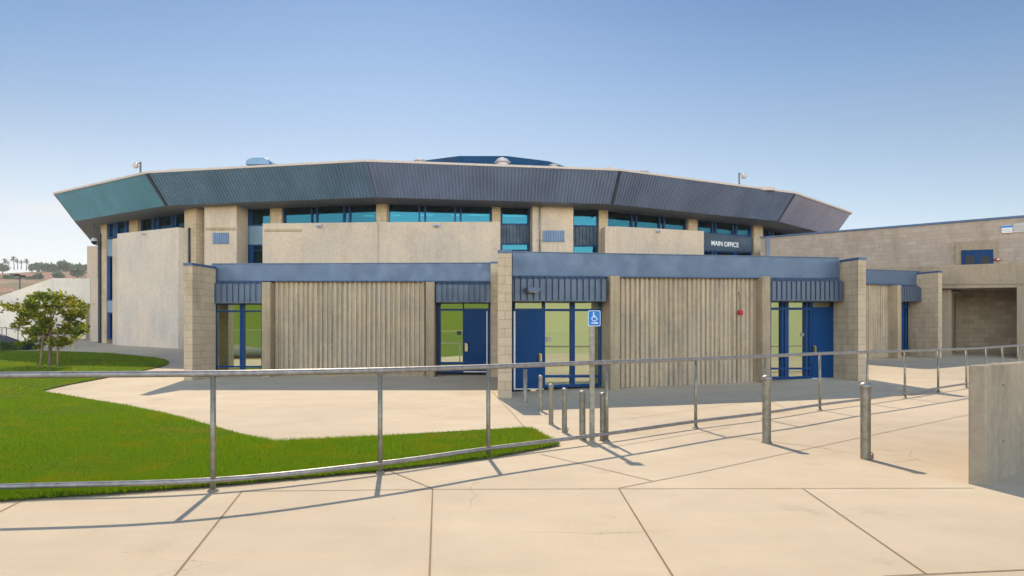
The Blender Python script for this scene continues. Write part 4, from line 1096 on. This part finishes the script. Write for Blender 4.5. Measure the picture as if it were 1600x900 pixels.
# ================================================================ GRASS BLADES
def in_poly(P, poly):
    x, y = P[:,0], P[:,1]; ins = np.zeros(len(P), bool); n = len(poly)
    for i in range(n):
        x0, y0 = poly[i]; x1, y1 = poly[(i+1) % n]
        if y0 == y1: continue
        c_ = ((y0 > y) != (y1 > y)) & (x < (x1-x0)*(y-y0)/(y1-y0)+x0); ins ^= c_
    return ins
LP = np.array(lawn)
nb_ = 620000
yy = 5.6*(36/5.6)**(rng.random(nb_)**1.9); xx = rng.uniform(-1.02, .15, nb_)*yy*.76
Pxy = np.stack([xx, yy], 1)
LP2 = [tuple(q) for q in LP]
Pxy = Pxy[in_poly(Pxy, LP2)]
ed = Pxy + rng.normal(0, .012, Pxy.shape); Pxy = ed
n = len(Pxy); t = Pxy[:,1]-16; Z = .045*(t+np.sqrt(t*t+1))*.5 + .02
h = (.028+.03*rng.random(n))*(1+ .15*np.sin(Pxy[:,0]*1.7)+.15*np.sin(Pxy[:,1]*2.3)); an = rng.random(n)*2*np.pi; wd = .0035*np.clip(Pxy[:,1]/7, 1, 4)*(.8+.5*rng.random(n))
lean = rng.normal(0, .018, (n,2))
B = np.stack([Pxy[:,0], Pxy[:,1], Z], 1); sd = np.stack([np.cos(an), np.sin(an), np.zeros(n)], 1)*wd[:,None]
T = B + np.concatenate([lean, h[:,None]], 1)
V = np.stack([B-sd, B+sd, T], 1).reshape(-1,3).astype(np.float32)
me = bpy.data.meshes.new('grass'); me.vertices.add(3*n); me.vertices.foreach_set('co', V.ravel())
me.loops.add(3*n); me.loops.foreach_set('vertex_index', np.arange(3*n, dtype=np.int32))
me.polygons.add(n); me.polygons.foreach_set('loop_start', np.arange(0,3*n,3,dtype=np.int32)); me.polygons.foreach_set('loop_total', np.full(n,3,dtype=np.int32))
me.update(calc_edges=True); me.materials.append(M['grass'])
go = bpy.data.objects.new('grass', me); COL.objects.link(go); tag(go, 'short mown green grass on the lawn', 'grass', kind='stuff')

# ================================================================ HAZE
m_, nt_, out_ = newmat('haze_air')
pv_ = nt_.nodes.new('ShaderNodeVolumePrincipled'); pv_.inputs['Color'].default_value = (.93,.95,1,1); pv_.inputs['Density'].default_value = .0004; pv_.inputs['Anisotropy'].default_value = .2
nt_.links.new(pv_.outputs[0], out_.inputs['Volume'])
mb = MB(); mb.box((-100, 255, 27.5), (1500, 700, 66)); hzo = mb.build('haze', m_); tag(hzo, kind='stuff')
# ================================================================ LIGHT, SKY, CAMERA
SUN_EL, SUN_AZ = 45.0, -9.0            # azimuth from +Y, negative towards -X
sd_ = Vector((math.sin(R(SUN_AZ))*math.cos(R(SUN_EL)), math.cos(R(SUN_AZ))*math.cos(R(SUN_EL)), math.sin(R(SUN_EL))))
L = bpy.data.lights.new('sun', 'SUN'); L.energy = 2.8; L.angle = R(.53); L.color = (1,.85,.66)
lo = bpy.data.objects.new('sun', L); COL.objects.link(lo); lo.rotation_euler = sd_.to_track_quat('Z','Y').to_euler()
w = bpy.data.worlds.new('World'); SC.world = w; w.use_nodes = True; nt = w.node_tree; nt.nodes.clear()
out = nt.nodes.new('ShaderNodeOutputWorld'); bg = nt.nodes.new('ShaderNodeBackground'); sky = nt.nodes.new('ShaderNodeTexSky')
sky.sky_type = 'NISHITA'; sky.sun_disc = False; sky.sun_elevation = R(SUN_EL); sky.sun_rotation = R(SUN_AZ)
sky.air_density = 1.0; sky.dust_density = .6; sky.ozone_density = 1.6; sky.altitude = 50
bg.inputs['Strength'].default_value = .15
tc_ = nt.nodes.new('ShaderNodeTexCoord'); sx_ = nt.nodes.new('ShaderNodeSeparateXYZ'); nt.links.new(tc_.outputs['Generated'], sx_.inputs[0])
ramp = nt.nodes.new('ShaderNodeValToRGB'); cr_ = ramp.color_ramp
cr_.elements[0].position = 0.0; cr_.elements[0].color = (.46,.45,.56,1); cr_.elements[1].position = .47; cr_.elements[1].color = (.135,.218,.305,1)
for p_, c_ in ((.10,(.52,.475,.45)),(.17,(.455,.435,.405)),(.25,(.375,.38,.37)),(.33,(.285,.335,.36))):
    e_ = cr_.elements.new(p_); e_.color = (*c_,1)
nt.links.new(sx_.outputs['Z'], ramp.inputs[0])
mr_ = nt.nodes.new('ShaderNodeMapRange'); mr_.interpolation_type = 'SMOOTHSTEP'
mr_.inputs[1].default_value = .1; mr_.inputs[2].default_value = -.75
nt.links.new(sx_.outputs['Y'], mr_.inputs[0])
zb_ = nt.nodes.new('ShaderNodeMapRange'); zb_.interpolation_type = 'SMOOTHSTEP'; zb_.inputs[1].default_value = .1; zb_.inputs[2].default_value = .75; nt.links.new(sx_.outputs['Z'], zb_.inputs[0])
backfill = mixc(nt, zb_.outputs[0], (5.9,4.6,3.45), (1.5,1.3,1.2))  # sky behind the camera brightened and warmed, added fill for the shaded facades
skytint = mixc(nt, mr_.outputs[0], ramp.outputs[0], backfill)
skyc = mixc(nt, 1.0, sky.outputs[0], skytint, 'MULTIPLY')
mp_ = nt.nodes.new('ShaderNodeMapping'); mp_.vector_type = 'POINT'; cd_ = Vector((-712,1100,196)).normalized()
mp_.inputs['Location'].default_value = (-cd_.x*14, -cd_.y*14, -cd_.z*55); mp_.inputs['Scale'].default_value = (14,14,55)
nt.links.new(tc_.outputs['Generated'], mp_.inputs['Vector'])
ln_ = nt.nodes.new('ShaderNodeVectorMath'); ln_.operation = 'LENGTH'; nt.links.new(mp_.outputs[0], ln_.inputs[0])
ns_ = N(nt, 'ShaderNodeTexNoise', Scale=2.2, Detail=6.0); nt.links.new(mp_.outputs[0], ns_.inputs['Vector'])
ad_ = nt.nodes.new('ShaderNodeMath'); ad_.operation = 'MULTIPLY_ADD'; ad_.inputs[1].default_value = 1.6; nt.links.new(ns_.outputs['Fac'], ad_.inputs[0]); nt.links.new(ln_.outputs['Value'], ad_.inputs[2])
cm_ = nt.nodes.new('ShaderNodeMapRange'); cm_.inputs[1].default_value = 1.7; cm_.inputs[2].default_value = .8; cm_.inputs[4].default_value = .55
nt.links.new(ad_.outputs[0], cm_.inputs[0])
skyc = mixc(nt, cm_.outputs[0], skyc, (3.6,3.4,3.3))
hl_ = nt.nodes.new('ShaderNodeMapRange'); hl_.interpolation_type = 'SMOOTHSTEP'; hl_.inputs[1].default_value = .1; hl_.inputs[2].default_value = -.75; nt.links.new(sx_.outputs['X'], hl_.inputs[0])
hv_ = nt.nodes.new('ShaderNodeMapRange'); hv_.interpolation_type = 'SMOOTHSTEP'; hv_.inputs[1].default_value = .30; hv_.inputs[2].default_value = .04; hv_.inputs[4].default_value = .6; nt.links.new(sx_.outputs['Z'], hv_.inputs[0])
hm_ = nt.nodes.new('ShaderNodeMath'); hm_.operation = 'MULTIPLY'; nt.links.new(hl_.outputs[0], hm_.inputs[0]); nt.links.new(hv_.outputs[0], hm_.inputs[1])
skyc = mixc(nt, hm_.outputs[0], skyc, (3.5,3.35,3.3))
nt.links.new(skyc, bg.inputs['Color']); nt.links.new(bg.outputs[0], out.inputs['Surface'])
cam = bpy.data.cameras.new('camera'); co = bpy.data.objects.new('camera', cam); COL.objects.link(co)
co.location = (0,0,EYE); co.rotation_euler = (R(90),0,0); cam.sensor_width = 36; cam.lens = F/1600*36
cam.shift_y = (HZ-450)/1600; cam.clip_start = .1; cam.clip_end = 12000; SC.camera = co
vs_ = SC.view_settings; vs_.view_transform = 'Standard'; vs_.look = 'None'; vs_.exposure = .85; vs_.gamma = 1; vs_.use_curve_mapping = False
SC.cycles.max_bounces = 8; SC.cycles.diffuse_bounces = 4; SC.cycles.glossy_bounces = 4; SC.cycles.transparent_max_bounces = 12
SC.cycles.use_denoising = True
